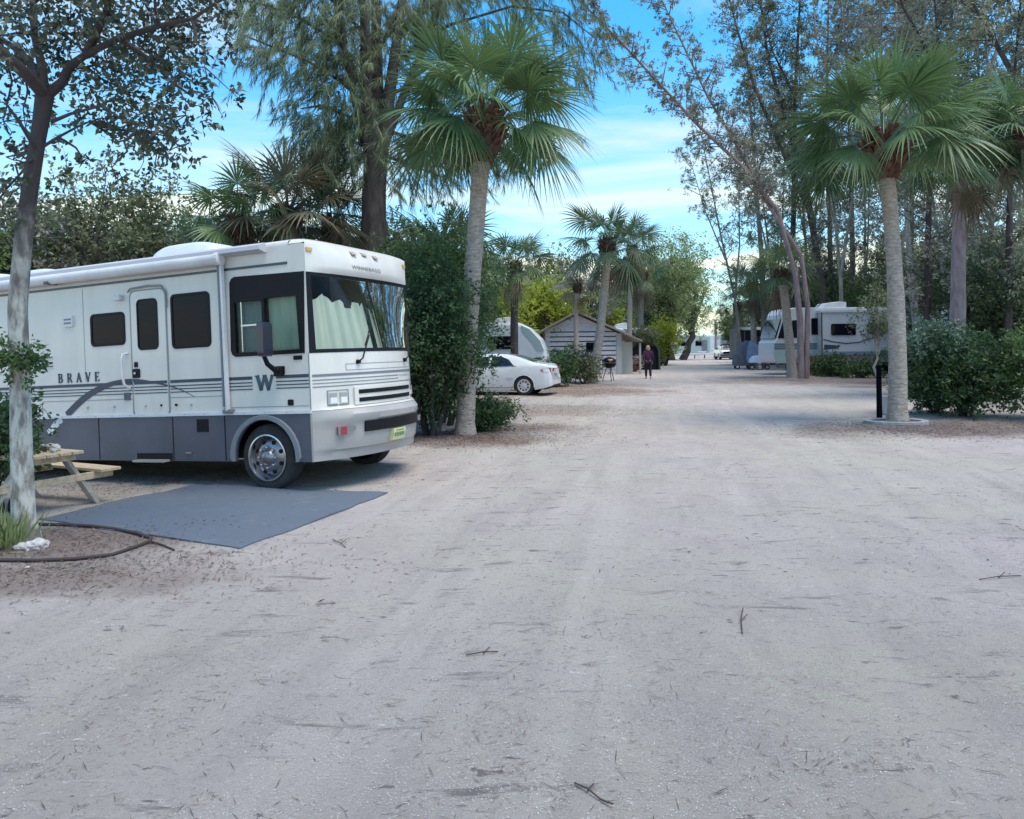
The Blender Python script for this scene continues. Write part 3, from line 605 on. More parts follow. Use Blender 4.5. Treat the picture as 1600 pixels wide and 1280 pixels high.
# ------------------------------------------------------------------ plants: builders
def unit(a): return a/(np.linalg.norm(a, axis=-1, keepdims=True)+1e-9)
def leafquads(c, d, L, Wd_, nrm=None):
    n = len(c); d = unit(d); r = rng.normal(size=(n,3)) if nrm is None else nrm; s = unit(np.cross(d, r)); L = np.broadcast_to(L, n)[:,None]; w_ = np.broadcast_to(Wd_, n)[:,None]
    fold = unit(np.cross(s, d))*w_*.25
    V = np.stack([c, c+d*L*.45+s*w_*.5+fold, c+d*L, c+d*L*.45-s*w_*.5+fold], 1).reshape(-1,3)
    return V, np.arange(n*4).reshape(n,4)
class Crown:
    def __init__(s): s.V = []; s.F = []; s.T = []; s.n = 0
    def add(s, V, F, T):
        s.V.append(V); s.F.append(F+s.n); s.T.append(T); s.n += len(V)
    def cluster(s, c, rad, n, L, wd, down=0., out=.6, tb=None, sq=.75):
        c = np.asarray(c, float); p = rng.normal(size=(n,3))*np.array([rad,rad,rad*sq])*.5
        # leaves gather in small sprays
        m = max(3, n//9); sp = rng.normal(size=(m,3))*np.array([rad,rad,rad*sq])*.5; k = rng.integers(0,m,n); p = sp[k]+rng.normal(size=(n,3))*rad*.11
        d = unit(p)*out + rng.normal(size=(n,3))*.55 + np.array([0,0,-down])
        V, F = leafquads(c+p, d, L*rng.uniform(.6,1.25,n), wd*rng.uniform(.7,1.2,n))
        t = np.clip((rng.uniform(.2,.8) if tb is None else tb) + rng.normal(size=n)*.2 + (rng.uniform(-.2,.2,m))[k], 0, 1); s.add(V, F, t)
    def build(s, name, m, parent): return mesh_np(name, np.concatenate(s.V), np.concatenate(s.F), m, parent, np.concatenate(s.T))
def bez(a, b, n=6, sag=0., jit=.0, up=.0):
    a = np.array(a, float); b = np.array(b, float); L = np.linalg.norm(b-a); t = np.linspace(0,1,n)[:,None]
    p = a+(b-a)*t; p[:,2] += (up-sag)*L*np.sin(t[:,0]*math.pi); 
    if jit: p[1:-1] += rng.normal(size=(n-2,3))*jit*L
    return list(p)
def broad(base, h, cr, rad, nclump, nleaf, L=.10, wd=.05, trunk_r=.12, mt=None, bark=None, shell=.5, crad=.55, lean=(0,0), label=None, cat='tree', group=None, name='tree', low=0., stems=1, down=.15, gap=0.3):
    """broadleaf tree or shrub in local space: crown centre at height h, ellipsoid cr=(rx,ry,rz)"""
    root = empty(name, base, 0, label, cat, group); cc = np.array([lean[0], lean[1], h]); crr = np.array(cr)
    tr = B(); cr_ = Crown(); tops = []
    for k in range(stems):
        a = 2*math.pi*k/max(1,stems)+rng.uniform(0,1); off = np.array([math.cos(a), math.sin(a), 0])*(trunk_r*1.6 if stems > 1 else 0)
        top = cc*np.array([.7,.7,0])+np.array([0,0,max(.25,h-cr[2]*.45)])+off*4
        pts = bez(off, top, 7, jit=.025); tr.tube(pts, np.linspace(trunk_r*1.15, trunk_r*.55, 7), 9, rough=.15); tops.append(pts)
    for i in range(nclump):
        v = unit(rng.normal(size=3)); rr = rng.uniform(shell,1.)**.6
        p = cc+v*crr*rr*.86; 
        if p[2] < low: p[2] = low+rng.uniform(0,.3)
        if rng.random() < gap*.4: continue
        st = tops[rng.integers(0,len(tops))]; s0 = st[rng.integers(3,7)]
        if i % 2 == 0 or nclump < 40: tr.tube(bez(s0, p, 5, sag=-.08, jit=.04), np.linspace(trunk_r*.35, trunk_r*.06, 5), 5, cap=False)
        cr_.cluster(p, crad*rng.uniform(.7,1.3), int(nleaf*rng.uniform(.6,1.3)), L, wd, down=down, tb=rng.uniform(.05,.95))
        if i % 4 == 0:                                              # a shoot that breaks the outline
            v2 = unit(v+np.array([0,0,.5])+rng.normal(size=3)*.2); e = cc+v2*crr*rng.uniform(1.02,1.28)
            if e[2] > low:
                tr.tube(bez(p, e, 4, jit=.05), np.linspace(trunk_r*.10+.003,.002,4), 4, cap=False)
                for q_ in (.45,.75,1.): cr_.cluster(p+(e-p)*q_, crad*.34, int(nleaf*.13), L*.9, wd*.9, down=-.1, out=.8, tb=rng.uniform(.5,1.), sq=1.1)
    tr.build('trunk', bark or BARK_DARK, root, smooth=60); cr_.build('crown', mt or L_MID, root); return root

def fan(c, az, el, pet, rad, nl=38, droop=.35, seed=0, tb=.5, width=1., seg=6):
    """one costapalmate fan: petiole from c, blade with drooping split leaflets"""
    dirh = np.array([math.cos(az), math.sin(az), 0]); z = np.array([0,0,1.])
    k = 9; s = np.linspace(0, 1, k); e = el - droop*.8*s; st = np.cumsum(np.concatenate([[0], np.full(k-1, pet/(k-1))]))
    P = np.zeros((k,3)); 
    for i in range(1,k): P[i] = P[i-1]+(dirh*math.cos(e[i])+z*math.sin(e[i]))*(pet/(k-1))
    P += c; d = unit(P[-1]-P[-2]); side = unit(np.cross(d, z)+1e-6); 
    nrm = unit(np.cross(side, d)); roll = rng.uniform(-.8,.8); side, nrm = side*math.cos(roll)+nrm*math.sin(roll), nrm*math.cos(roll)-side*math.sin(roll)
    Vp = []; Fp = []
    for i in range(k):
        wp = .018*(1.4-.8*s[i]); Vp += [P[i]+side*wp, P[i]-side*wp, P[i]+nrm*wp*.9]
    for i in range(k-1):
        for a, b in ((0,1),(1,2),(2,0)): Fp.append((3*i+a, 3*i+b, 3*i+3+b, 3*i+3+a))
    th = np.linspace(-2.35, 2.35, nl)+rng.normal(size=nl)*.02; R_ = rad*(1-.28*np.abs(th/2.35)**1.3)*rng.uniform(.9,1.06,nl); dth = 4.7/nl
    t = np.linspace(0, 1, seg)[None,:,None]; ct = np.cos(th)[:,None,None]; sn = np.sin(th)[:,None,None]
    costa = d*(rad*.25)                                          # the blade folds along its costa
    fd = d*ct + side*sn; fold = .38*np.abs(np.sin(th))[:,None,None]
    o = P[-1] + np.minimum(1,np.cos(th/2)[:,None,None]**2)*0
    q = o + fd*(R_[:,None,None]*t) - nrm*(fold*R_[:,None,None]*t*(1-.2*t)) + d*(np.maximum(ct,0)*t*rad*.12)
    dr = (droop*1.1+.10)*(np.clip(t-.35,0,1)**1.8)*R_[:,None,None]*rng.uniform(.7,1.5,nl)[:,None,None]; q = q - z*dr*1.3
    wv = np.interp(np.linspace(0,1,seg), [0,.42,.55,1], [.0,.96,.62,.04]); ww_ = (wv[None,:]*R_[:,None]*.46*dth*width)[:,:,None]
    tang = unit(-d*sn + side*ct) + 0*t; vf = nrm*.35*ww_
    A = q + tang*ww_*.5*1.05; Bq = q - tang*ww_*.5*1.05; M_ = q + vf*(.5*rng.choice([-1,1],nl))[:,None,None]
    V = np.stack([A, M_, Bq], 2).reshape(-1,3); F = []
    base_i = np.arange(nl)[:,None]*seg*3 + np.arange(seg-1)[None,:]*3; bi = base_i.ravel()
    F = np.concatenate([np.stack([bi, bi+1, bi+4, bi+3],1), np.stack([bi+1, bi+2, bi+5, bi+4],1)])
    T = np.clip(tb + np.repeat(rng.normal(size=nl)*.12, (seg-1)), 0, 1); T = np.concatenate([T,T])
    V = np.concatenate([np.array(Vp), V]); F2 = np.concatenate([np.array(Fp), F+len(Vp)]); T = np.concatenate([np.full(len(Fp), min(1,tb+.35)), T])
    return V, F2, T
def palm(base, top, r0, r1, crad=1.0, nf=28, label=None, group=None, boots=1.0, mt=None, dead=5, bark=None, nl=38, bootm=None, mid=None, seg=6, pet=1.0, bootr=1.75, elmin=-.30, wdt=1.):
    base = np.array(base, float); top = np.array(top, float); root = empty('cabbage_palm', base, 0, label, 'palm tree', group); top = top-base
    m_ = np.array(mid, float)-base if mid is not None else top*.5 + np.array([.04*top[2],0,0])*rng.uniform(-.6,.6)
    n = 22; t = np.linspace(0,1,n)[:,None]; pts = (1-t)**2*0 + 2*(1-t)*t*(2*m_-.5*top) + t*t*top
    rr = r1+(r0-r1)*(1-t[:,0])**1.5; rr[0] *= 1.25; rr[1] *= 1.06; rr *= 1+rng.uniform(-.035,.035,n)
    B().tube([p for p in pts], rr, 16, rough=.05).build('trunk', bark or BARK_PALM, root, smooth=60)
    # persistent leaf bases, criss-crossed below the crown
    if boots > 0:
        b = B(); d = unit(top-m_); nb = int(11*boots); 
        for i in range(nb):
            for k in range(7):
                a = 2*math.pi*(k+.5*(i%2))/7+rng.uniform(-.12,.12); hh = -boots*(1-i/nb)*.95; c = top+d*hh; rad = r1*(1.02+ (bootr-1)*.62*math.sin(math.pi*min(1,(i+1)/nb*.8)))
                u_ = np.array([math.cos(a), math.sin(a), 0]); s_ = np.array([-math.sin(a), math.cos(a), 0]); w_ = .075*crad; L_ = rng.uniform(.16,.30)*crad
                for sg in (-1,1):
                    p0 = c+u_*rad*.8+s_*sg*w_*.9; p1 = c+u_*(rad*1.1+L_*.45)+s_*sg*w_*.05+np.array([0,0,L_]); b.beam(p0, p1, .05*crad, .022*crad)
                p0 = c+u_*rad*.78; p1 = c+u_*rad*1.02+np.array([0,0,L_*.8]); b.beam(p0, p1, .11*crad, .03*crad)
        b.build('boots', bootm or BOOT, root)
    cr_ = Crown()
    for i in range(nf):
        k = (i+.5)/nf; el = 1.35-(1.35-elmin)*k**.9+rng.uniform(-.12,.12); az = i*2.39996+rng.uniform(-.2,.2); s = rng.uniform(.88,1.1)
        c = top+np.array([math.cos(az), math.sin(az), 0])*r1*.6+np.array([0,0,.05-.15*k])
        V, F, T = fan(c, az, el, pet*crad*s*(.95 if k > .12 else .7), .86*crad*s, nl, droop=.08+.34*k, tb=float(np.clip(.62-.35*k+rng.uniform(-.2,.25),0.05,.95)), width=wdt, seg=seg); cr_.add(V, F, T)
    cr_.build('crown', mt or L_PALM, root)
    if dead:
        cr_ = Crown()
        for i in range(dead):
            az = rng.uniform(0,6.28); V, F, T = fan(top+np.array([math.cos(az), math.sin(az),0])*r1-np.array([0,0,.25]), az, -.95+rng.uniform(-.25,.2), .8*crad, .7*crad, 22, droop=.7, tb=rng.uniform(.2,.8), width=.7, seg=seg); cr_.add(V, F, T)
        cr_.build('dead_fronds', L_DRY, root)
    return root
def drape(cr_, pts, n, L, wd, spread, tb=.4, per=26, dn=.8):
    """drooping needle sprays along a branch"""
    pts = np.array(pts); K = len(pts)-1
    for _ in range(n):
        t = rng.uniform(.12,1)*K; i = min(int(t), K-1); c = pts[i]+(pts[i+1]-pts[i])*(t-i)+rng.normal(size=3)*spread*np.array([1,1,.6]); ax = unit(pts[i+1]-pts[i])
        a = unit(ax*.5+rng.normal(size=3)*.55+np.array([0,0,-dn*.5])); m = per; s = rng.uniform(0,1,m)
        o = c+a[None,:]*s[:,None]*L*1.3 - np.array([0,0,1.])*(s[:,None]**2)*L*.6
        d = a[None,:]*.55+rng.normal(size=(m,3))*.28+np.array([0,0,-dn]); V, F = leafquads(o, d, L*rng.uniform(.5,1.1,m), wd)
        cr_.add(V, F, np.clip(tb+rng.uniform(-.25,.25)+rng.normal(size=m)*.12,0,1))
def pts_px(lst): return [W(x, y, Y) for x, y, Y in lst]

# ------------------------------------------------------------------ foreground tree at the left edge
base = GG(40, 842)
T1 = empty('oak_tree', base, 0, 'leaning pale-barked tree in the mulch bed at the left edge, dark limbs forking overhead', 'tree')
tr = B()
def rel(l, b=base): return [p-b for p in pts_px(l)]
Y0 = base[1]
tr.tube(rel([(42,850,Y0),(38,815,Y0),(33,700,Y0),(31,600,Y0),(27,480,Y0),(36,380,Y0),(48,290,Y0),(60,215,Y0),(70,150,Y0)]), [.135,.10,.088,.084,.080,.076,.070,.066,.075], 14, rough=.10)
LIMB = [([(70,150,Y0),(40,115,6.6),(0,78,6.4),(-60,20,6.2)],.06), ([(70,150,Y0),(66,105,6.9),(54,55,7),(52,0,7.1),(40,-90,7.2)],.046), ([(72,150,Y0),(98,128,6.9),(108,104,6.9),(135,85,6.8),(185,60,6.6),(250,40,6.4)],.05),
        ([(66,120,Y0),(30,80,7.2),(0,60,7.4),(-50,30,7.6)],.04), ([(135,85,6.8),(165,20,6.6),(190,-60,6.5)],.04), ([(185,60,6.6),(230,90,6.7),(270,130,6.8),(300,150,6.9)],.022), ([(250,40,6.4),(300,30,6.3),(360,-10,6.2)],.022),
        ([(66,230,Y0),(90,215,6.9),(118,200,7),(140,190,7)],.016), ([(82,190,Y0),(110,178,6.7),(160,165,6.6),(215,205,6.6)],.018), ([(60,240,Y0),(30,190,6.6),(8,160,6.5)],.02)]
for l, r in LIMB: tr.tube(rel(l), np.linspace(r, r*.45, len(l)), 8, rough=.12)
cr_ = Crown(); tw = []
CL = [(40,20,.5,200),(110,30,.5,260),(175,25,.55,300),(235,25,.5,260),(300,12,.35,120),(150,85,.45,260),(215,95,.42,220),(265,75,.38,150),(185,140,.38,170),(160,185,.30,100),(215,150,.32,110),(235,200,.28,80),(265,215,.22,50),
      (300,45,.3,80),(320,105,.22,36),(285,120,.22,40),(190,205,.2,30),(140,250,.15,16),(175,262,.13,14),(245,240,.18,34),(20,110,.4,110),(5,190,.35,90),(40,200,.22,40),(20,250,.22,40),(-40,60,.5,200),(-60,150,.5,160),(-30,-60,.6,260),(100,-60,.6,280),(220,-60,.6,260),(320,-40,.4,110),(90,70,.25,60),(75,20,.3,60),(345,20,.15,16),(250,165,.25,60),(290,180,.25,50),(265,235,.25,60),(225,230,.25,50),(330,150,.2,30),(20,300,.3,80),(-10,340,.3,90)]
for x, y, r_, n in CL:
    Yc = Y0+rng.uniform(-.9,.9); c = W(x,y,Yc)-base; cr_.cluster(c, r_*1.08, int(n*1.75), .072, .038, down=.1, out=.5, tb=rng.uniform(.1,.6), sq=.9)
    src = min((q for l,_ in LIMB for q in rel(l)), key=lambda q: np.linalg.norm(q-c)); tr.tube(bez(src, c, 5, jit=.06), np.linspace(.016,.004,5), 5, cap=False)
    for k in range(3): tr.tube(bez(c, c+rng.normal(size=3)*r_*.6, 3, jit=.05), [.006,.004,.002], 4, cap=False)
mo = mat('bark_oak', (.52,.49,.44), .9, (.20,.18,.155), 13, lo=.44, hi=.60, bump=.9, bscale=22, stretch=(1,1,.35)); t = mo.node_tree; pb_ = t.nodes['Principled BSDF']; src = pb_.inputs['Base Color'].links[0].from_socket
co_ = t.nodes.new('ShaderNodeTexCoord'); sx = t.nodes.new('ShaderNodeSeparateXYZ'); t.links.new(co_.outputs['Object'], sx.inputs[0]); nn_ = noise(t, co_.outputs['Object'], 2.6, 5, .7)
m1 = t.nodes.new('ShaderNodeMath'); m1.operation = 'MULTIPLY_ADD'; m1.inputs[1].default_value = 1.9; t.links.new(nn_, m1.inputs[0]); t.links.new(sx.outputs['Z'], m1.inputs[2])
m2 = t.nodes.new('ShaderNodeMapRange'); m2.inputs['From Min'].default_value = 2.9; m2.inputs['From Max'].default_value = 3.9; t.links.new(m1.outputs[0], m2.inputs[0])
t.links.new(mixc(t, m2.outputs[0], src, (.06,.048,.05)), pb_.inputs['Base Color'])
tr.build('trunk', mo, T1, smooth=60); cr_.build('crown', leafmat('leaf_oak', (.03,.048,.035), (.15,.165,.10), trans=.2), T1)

# ------------------------------------------------------------------ the two near palms and their neighbours
b_ = GG(727,678); Yp = b_[1]; print('palm1 Y', Yp)
palm(b_, W(759,180,Yp), .185, .165, 1.2, 50, 'tall grey cabbage palm right of the motorhome front, beside the dark hedge', boots=1.0, mid=W(737,450,Yp), dead=0, bootr=2.6, elmin=-.38)
b_ = GG(1402,660); Yp2 = b_[1]
palm(b_, W(1380,214,Yp2), .195, .145, 1.27, 36, 'grey cabbage palm rising beside the black post on a white kerbed ring', boots=.95, mid=W(1399,450,Yp2), dead=0, bootr=3.4, elmin=-.22, nl=44, wdt=1.15)
b_ = GG(1496,620); 
palm(b_, W(1503,238,b_[1]), .24, .19, 1.35, 32, 'cabbage palm with a rosy peeling trunk behind the right-hand bushes', boots=.5, dead=4, mt=L_PALM2, bark=mat('bark_rosy',(.34,.26,.26),.9,(.2,.15,.15),6,bump=.9,bscale=20,stretch=(1,1,.4)))
b_ = GG(1625,625); palm(b_, W(1605,205,b_[1]), .22, .17, 1.3, 30, 'cabbage palm cut off by the right edge of the picture', boots=.5, dead=3)
FG = 'distant palms along the road'
def fpalm(bx, by, tx, ty, r0, crad, lab, Y=None, nf=20, mt=None, dead=4, boots=.7, bark=None, **k):
    b_ = GG(bx, by) if Y is None else np.array([*W(bx, by, Y)[:2], 0.]); b_[2] = gz(b_[0], b_[1]) if b_[1] < 40 else 0.
    if Y is None: Y = b_[1]
    return palm(b_, W(tx, ty, Y), r0, r0*.8, crad, nf, lab, boots=boots, mt=mt or L_PALM2, dead=dead, nl=26, seg=5, bark=bark, bootm=BOOT2, **k)
fpalm(806,608,805,412,.17,.9,'short cabbage palm with a dark shaggy trunk rising behind the white car', Y=29.5, boots=1.3, bark=BARK_DARK, nf=24)
fpalm(924,598,950,378,.22,1.35,'leaning grey cabbage palm in front of the white shed', nf=22, mid=W(940,500,GG(924,598)[1]), boots=.8, elmin=-.9)
fpalm(983,583,988,388,.17,1.35,'slim cabbage palm with a pale thin trunk right of the white shed', nf=20)
fpalm(1003,573,1004,430,.26,1.5,'palm with a hanging skirt of dry fronds above the arched dark shrub', dead=12, nf=16)
fpalm(903,590,903,440,.16,.95,'small grey-green palm in front of the shed gable', Y=42, nf=15, mt=L_GREY)
fpalm(1238,592,1221,425,.24,1.3,'stout palm whose trunk leans left beside the reddish pine trunks', Y=38, nf=24, dead=2, mid=W(1230,500,38), mt=L_PALM2)
fpalm(1179,575,1175,445,.22,1.3,'bent thin palm behind the blue covered tricycle', Y=52, nf=16, dead=6, mt=L_OLIVE)
fpalm(1153,572,1152,475,.20,1.15,'dark palm behind the grey covered cart', Y=60, nf=16, dead=4)
fpalm(372,700,374,345,.2,.95,'green palm crown showing above the motorhome roof, left of the shaggy one', Y=19, nf=18, boots=1.2, mt=L_PALM)
fpalm(452,700,450,330,.22,1.25,'shaggy brown-green palm crown above the motorhome roof', Y=19.5, nf=26, dead=14, mt=leafmat('palm_tan', (.07,.075,.045),(.22,.20,.13)))
fpalm(520,700,520,345,.2,.9,'ragged low palm crown just behind the motorhome front cap', Y=21, nf=14, dead=6)
fpalm(703,640,703,400,.2,1.1,'palm crown half hidden behind the tall grey palm and the hedge', Y=21, nf=20, boots=.8, dead=5)
fpalm(762,600,762,445,.18,1.0,'low palm between the tall grey palm and the short dark palm', Y=33, nf=16, dead=6)
fpalm(1118,560,1118,500,.2,1.3,'small far palm left of the white vehicle on the road', Y=95, nf=10, dead=0, boots=0)
fpalm(1040,560,1040,470,.2,1.6,'thin far palm at the end of the road', Y=110, nf=12, dead=0, boots=0, mt=L_GREY)

# ------------------------------------------------------------------ Australian pines
# big draping one behind the hedge
b_ = np.array([*W(585,640,20)[:2], 0]); ca = empty('australian_pine', b_, 0, 'massive dark Australian pine behind the hedge with several stems and drooping needles', 'tree')
tr = B(); cr_ = Crown()
def S(l): return [p-b_ for p in pts_px(l)]
tr.tube(S([(585,660,20),(583,520,20),(583,400,20),(584,300,20),(588,230,20)]), [.42,.36,.33,.31,.30], 14, rough=.14)
stems = [[(582,240,20),(573,150,19.8),(571,60,19.7),(568,-40,19.6),(566,-200,19.6)],[(590,240,20),(590,140,20.3),(588,60,20.4),(586,-60,20.5),(585,-220,20.5)],[(596,240,20),(607,160,20),(618,80,20),(628,0,20),(640,-150,20)],[(600,230,20),(630,150,20.2),(660,80,20.4),(690,0,20.6),(720,-120,20.8)],[(578,250,20),(560,180,19.6),(545,110,19.4),(530,30,19.2),(510,-120,19)]]
for k, l in enumerate(stems): tr.tube(S(l), np.linspace(.20 if k<3 else .12,.08,len(l)), 10, rough=.14)
BR = [([(575,165,20),(530,125,19.5),(480,95,19),(430,75,18.6),(380,55,18.3)],34),([(573,110,20),(520,60,19.6),(470,30,19.2),(420,10,19),(380,0,18.8)],34),([(575,200,20),(540,180,19.5),(500,165,19.2),(470,170,19)],22),([(575,60,20),(530,10,19.5),(480,-30,19.2),(430,-50,19)],30),
      ([(580,230,20),(545,220,19.6),(515,225,19.4),(492,240,19.3)],22),([(590,200,20),(640,215,20.4),(690,225,20.8),(740,235,21),(790,250,21)],26),([(600,150,20),(680,120,20.6),(760,100,21),(850,90,21.2),(910,110,21.2)],36),([(610,100,20),(700,40,20.6),(800,10,21),(880,20,21.3),(930,60,21.4)],30),
      ([(620,50,20),(700,-10,20.6),(780,-30,21),(860,-30,21.2)],28),([(596,240,20),(620,250,20.4),(660,265,20.6),(700,280,20.8)],14),([(570,20,20),(540,-50,19.6),(500,-90,19.4)],24),([(600,60,20),(650,20,20),(690,-40,20)],20),([(740,235,21),(790,215,21),(840,200,21)],14),([(570,140,20),(545,90,19.6),(520,40,19.5)],26),([(588,90,20.4),(610,40,20.8),(640,0,21)],20),
      ([(575,180,20),(550,190,20.5),(525,200,20.8),(505,220,21)],20),([(585,215,20.6),(560,250,20.8),(530,270,21),(510,290,21)],16)]
for l, n in BR:
    q = S(l); tr.tube(q, np.linspace(.055,.015,len(q)), 6, rough=.1, cap=False); drape(cr_, q, n*5, .36, .015, .50, tb=rng.uniform(.2,.8), per=36, dn=.75)
tr.build('trunk', BARK_DARK, ca, smooth=60); cr_.build('crown', L_NEED, ca)

# airy leaning pines on the right: stems given as they lean, side twigs with specks of foliage
def airy(base, stemlist, label, mt, r=.22, L=.17, wd=.05, per=26, every=.42, reach=1.4, start=.22, bark=None, name='australian_pine', group=None, dn=.1):
    root = empty(name, base, 0, label, 'tree', group); tr = B(); cr_ = Crown()
    for l, r_ in stemlist:
        q = [np.array(p)-base for p in l]; tr.tube(q, r_*np.linspace(1, .32, len(q))**1.7, 9, rough=.12); q = np.array(q)
        seg = np.linalg.norm(np.diff(q, axis=0), axis=1); tot = seg.sum(); s = tot*start
        while s < tot:
            k = np.searchsorted(np.cumsum(seg), s); k = min(k, len(seg)-1); f_ = (s-np.cumsum(seg)[k]+seg[k])/seg[k]; c = q[k]+(q[k+1]-q[k])*f_; ax = unit(q[k+1]-q[k])
            v = rng.normal(size=3); v = unit(v-ax*np.dot(v,ax)); rc = reach*rng.uniform(.4,1.)*(1-.45*s/tot); e = c+v*rc+ax*rc*.7
            tr.tube([c,(c+e)/2+rng.normal(size=3)*.05,e], [.03,.02,.008], 4, cap=False)
            for m_ in range(3):
                g = c+(e-c)*rng.uniform(.35,1.05); cr_.cluster(g, rc*.42, int(per*rng.uniform(.5,1.2)), L, wd, down=dn, tb=rng.uniform(.05,.9))
            s += every*rng.uniform(.6,1.4)
    tr.build('trunk', bark or BARK_GREY, root, smooth=60); cr_.build('crown', mt, root); return root
Yd = 34.; b_ = np.array([*W(1252,590,Yd)[:2], 0.])
BR_ = leafmat('leaf_brownish', (.12,.12,.09), (.38,.37,.29), trans=.25)
dl = lambda l: [W(x,y,Y) for x,y,Y in l]
airy(b_, [(dl([(1252,592,Yd),(1250,500,Yd),(1243,430,Yd),(1215,330,Yd),(1165,265,Yd-.5),(1090,195,Yd-1),(1020,120,Yd-1.5),(960,55,Yd-2),(905,0,Yd-2.5),(850,-60,Yd-3)]),.155),
          (dl([(1260,592,Yd),(1262,480,Yd),(1252,400,Yd),(1200,320,Yd),(1150,225,Yd),(1105,150,Yd),(1060,55,Yd),(1025,-20,Yd),(1000,-90,Yd)]),.13)],
     'reddish twin-trunked Australian pine with two long stems arching left over the road', BR_, per=50, every=.20, reach=1.7, bark=BARK_RED, start=.36, L=.15, wd=.05)
b_ = np.array([*W(1290,575,47)[:2], 0.])
airy(b_, [(dl([(1290,578,47),(1285,450,47),(1265,330,47),(1220,230,47),(1180,140,47),(1150,40,47),(1125,-60,47)]),.26),(dl([(1285,450,47),(1262,300,47.5),(1225,180,48),(1200,90,48),(1185,-20,48),(1180,-90,48)]),.2)],
     'Australian pine behind the reddish trunks, leaning left with dark stems', leafmat('leaf_greybrown',(.11,.125,.085),(.36,.38,.27),trans=.3), per=60, every=.20, reach=2.2, start=.25, bark=BARK_DARK, L=.16, wd=.055)
pines = []
specs = [(1335,50,[(1330,300),(1325,120),(1310,-40)],'tall slim pine behind the right-hand motorhome, bare stem showing between the palms'),
 (1232,48,[(1240,330),(1242,150),(1250,0),(1235,-80)],'upright forked pine against the patch of blue sky'),
 (1300,52,[(1296,330),(1292,120),(1296,-60)],'dark upright pine left of the near right palm crown'),
 (1445,30,[(1452,300),(1470,120),(1455,-60)],'leggy pine stem just right of the near right palm'),
 (1530,33,[(1520,300),(1545,120),(1530,-60)],'crooked pine in the wood at the far right'),
 (1575,28,[(1578,300),(1585,120),(1600,-60)],'thick grey pine stem at the right edge'),
 (1390,47,[(1385,300),(1378,120),(1375,-60)],'pine hidden behind the near right palm'),
 (1500,44,[(1490,300),(1480,120),(1495,-60)],'straight thin pine deep in the right-hand wood'),
 (1195,52,[(1190,400),(1180,280),(1172,160),(1165,60)],'distant pine left of the forked one'),
 (1640,34,[(1640,300),(1635,120),(1660,-60)],'pine just beyond the right edge'),
 (1420,48,[(1425,300),(1410,120),(1422,-60)],'far straight pine between the two right palms')]
for k, (x, Y, l, lab) in enumerate(specs):
    b_ = np.array([*W(x,560,Y)[:2], 0.]); st = [(x,600,Y)] + [(a,c,Y) for a, c in l]
    l2 = dl(st); l2[0] = b_.copy(); sl_ = [(l2, .07+Y*.003)]
    p0 = np.array(l2[2]); sl_.append(([p0, p0+np.array([1.2*(-1)**k, .5, 3.]), p0+np.array([2.0*(-1)**k, .8, 7.])], .10))
    airy(b_, sl_, lab, [BR_, L_OLIVE, MATS['leaf_greybrown']][k%3], per=70, every=.28, reach=2.4, start=.15, bark=[BARK_GREY,BARK_DARK][k%2], group='tall pines in the right-hand wood', L=.17, wd=.06)

slim = None
for k in range(10):
    x = [1160,1215,1262,1318,1352,1408,1468,1512,1556,1590][k]; Y = [58,54,50,44,56,42,38,47,36,42][k]; p = W(x,560,Y); ln = rng.uniform(-.12,.06)
    if slim is None:
        slim = airy(np.zeros(3), [([np.array([0,0,0.]),np.array([.1,0,5.]),np.array([-.3,.1,10.]),np.array([-.6,0,15.]),np.array([-1.,0,21.])],.13),([np.array([.1,0,5.]),np.array([1.0,.2,9.]),np.array([1.6,.3,14.]),np.array([1.9,.3,19.])],.09),([np.array([-.2,0,8.]),np.array([-1.2,.2,12.]),np.array([-1.9,.3,17.])],.07)],
            'slim grey-barked pine standing among the others in the right-hand wood', MATS['leaf_greybrown'], per=44, every=.34, reach=1.9, start=.28, group='slim pines crowding the right-hand wood'); o = slim
    else: o = copy_tree(slim)
    o['label'] = ['slim pine behind the dark palm by the grey covered cart','slim pine rising above the bent thin palm','slim pine straight behind the reddish twin-trunked pine','slim pine over the roof air conditioner of the right-hand motorhome','slim pine left of the near right palm crown, over the slide-out','slim pine right behind the near right palm trunk','slim pine between the near right palm and the rosy palm trunk','slim pine just right of the rosy palm trunk','slim pine over the wide dark bush at the right','slim pine nearest the right edge of the picture'][k]
    o.location = (p[0],p[1],0); o.rotation_euler = (0, ln, rng.uniform(0,6.28)); s_ = rng.uniform(.85,1.15); o.scale = (s_,s_,s_)
# ------------------------------------------------------------------ hedges, shrubs and woods
b_ = GG(668,690)
broad(b_+np.array([-.05,1.1,0]), 2.1, (1.1,1.3,2.0), 1, 110, 230, .085, .04, .06, L_DARK, low=.12, stems=4, shell=.15, crad=.55, label='big dark hedge of glossy leaves against the motorhome front', cat='hedge', name='hedge', gap=0)
broad(b_+np.array([-.15,3.4,0]), 2.7, (1.6,1.3,1.75), 1, 80, 190, .10, .042, .07, L_MID, low=.3, stems=3, shell=.2, crad=.6, label='taller mid green bush rising behind the dark hedge', cat='bush', name='bush', gap=0)
broad(GG(752,674)+np.array([0,.2,0]), .36, (.5,.5,.34), 1, 30, 170, .075, .035, .03, L_DARK, low=.06, stems=4, shell=.1, crad=.33, label='low dark bush at the foot of the tall grey palm', cat='bush', name='bush', gap=0)
broad(GG(700,668)+np.array([0,.5,0]), 1.1, (.35,.5,1.0), 1, 26, 130, .075, .035, .03, L_BLUE, low=.06, stems=3, shell=.1, crad=.33, label='narrow blue-green shrub hugging the left of the tall grey palm', cat='bush', name='bush', gap=0)
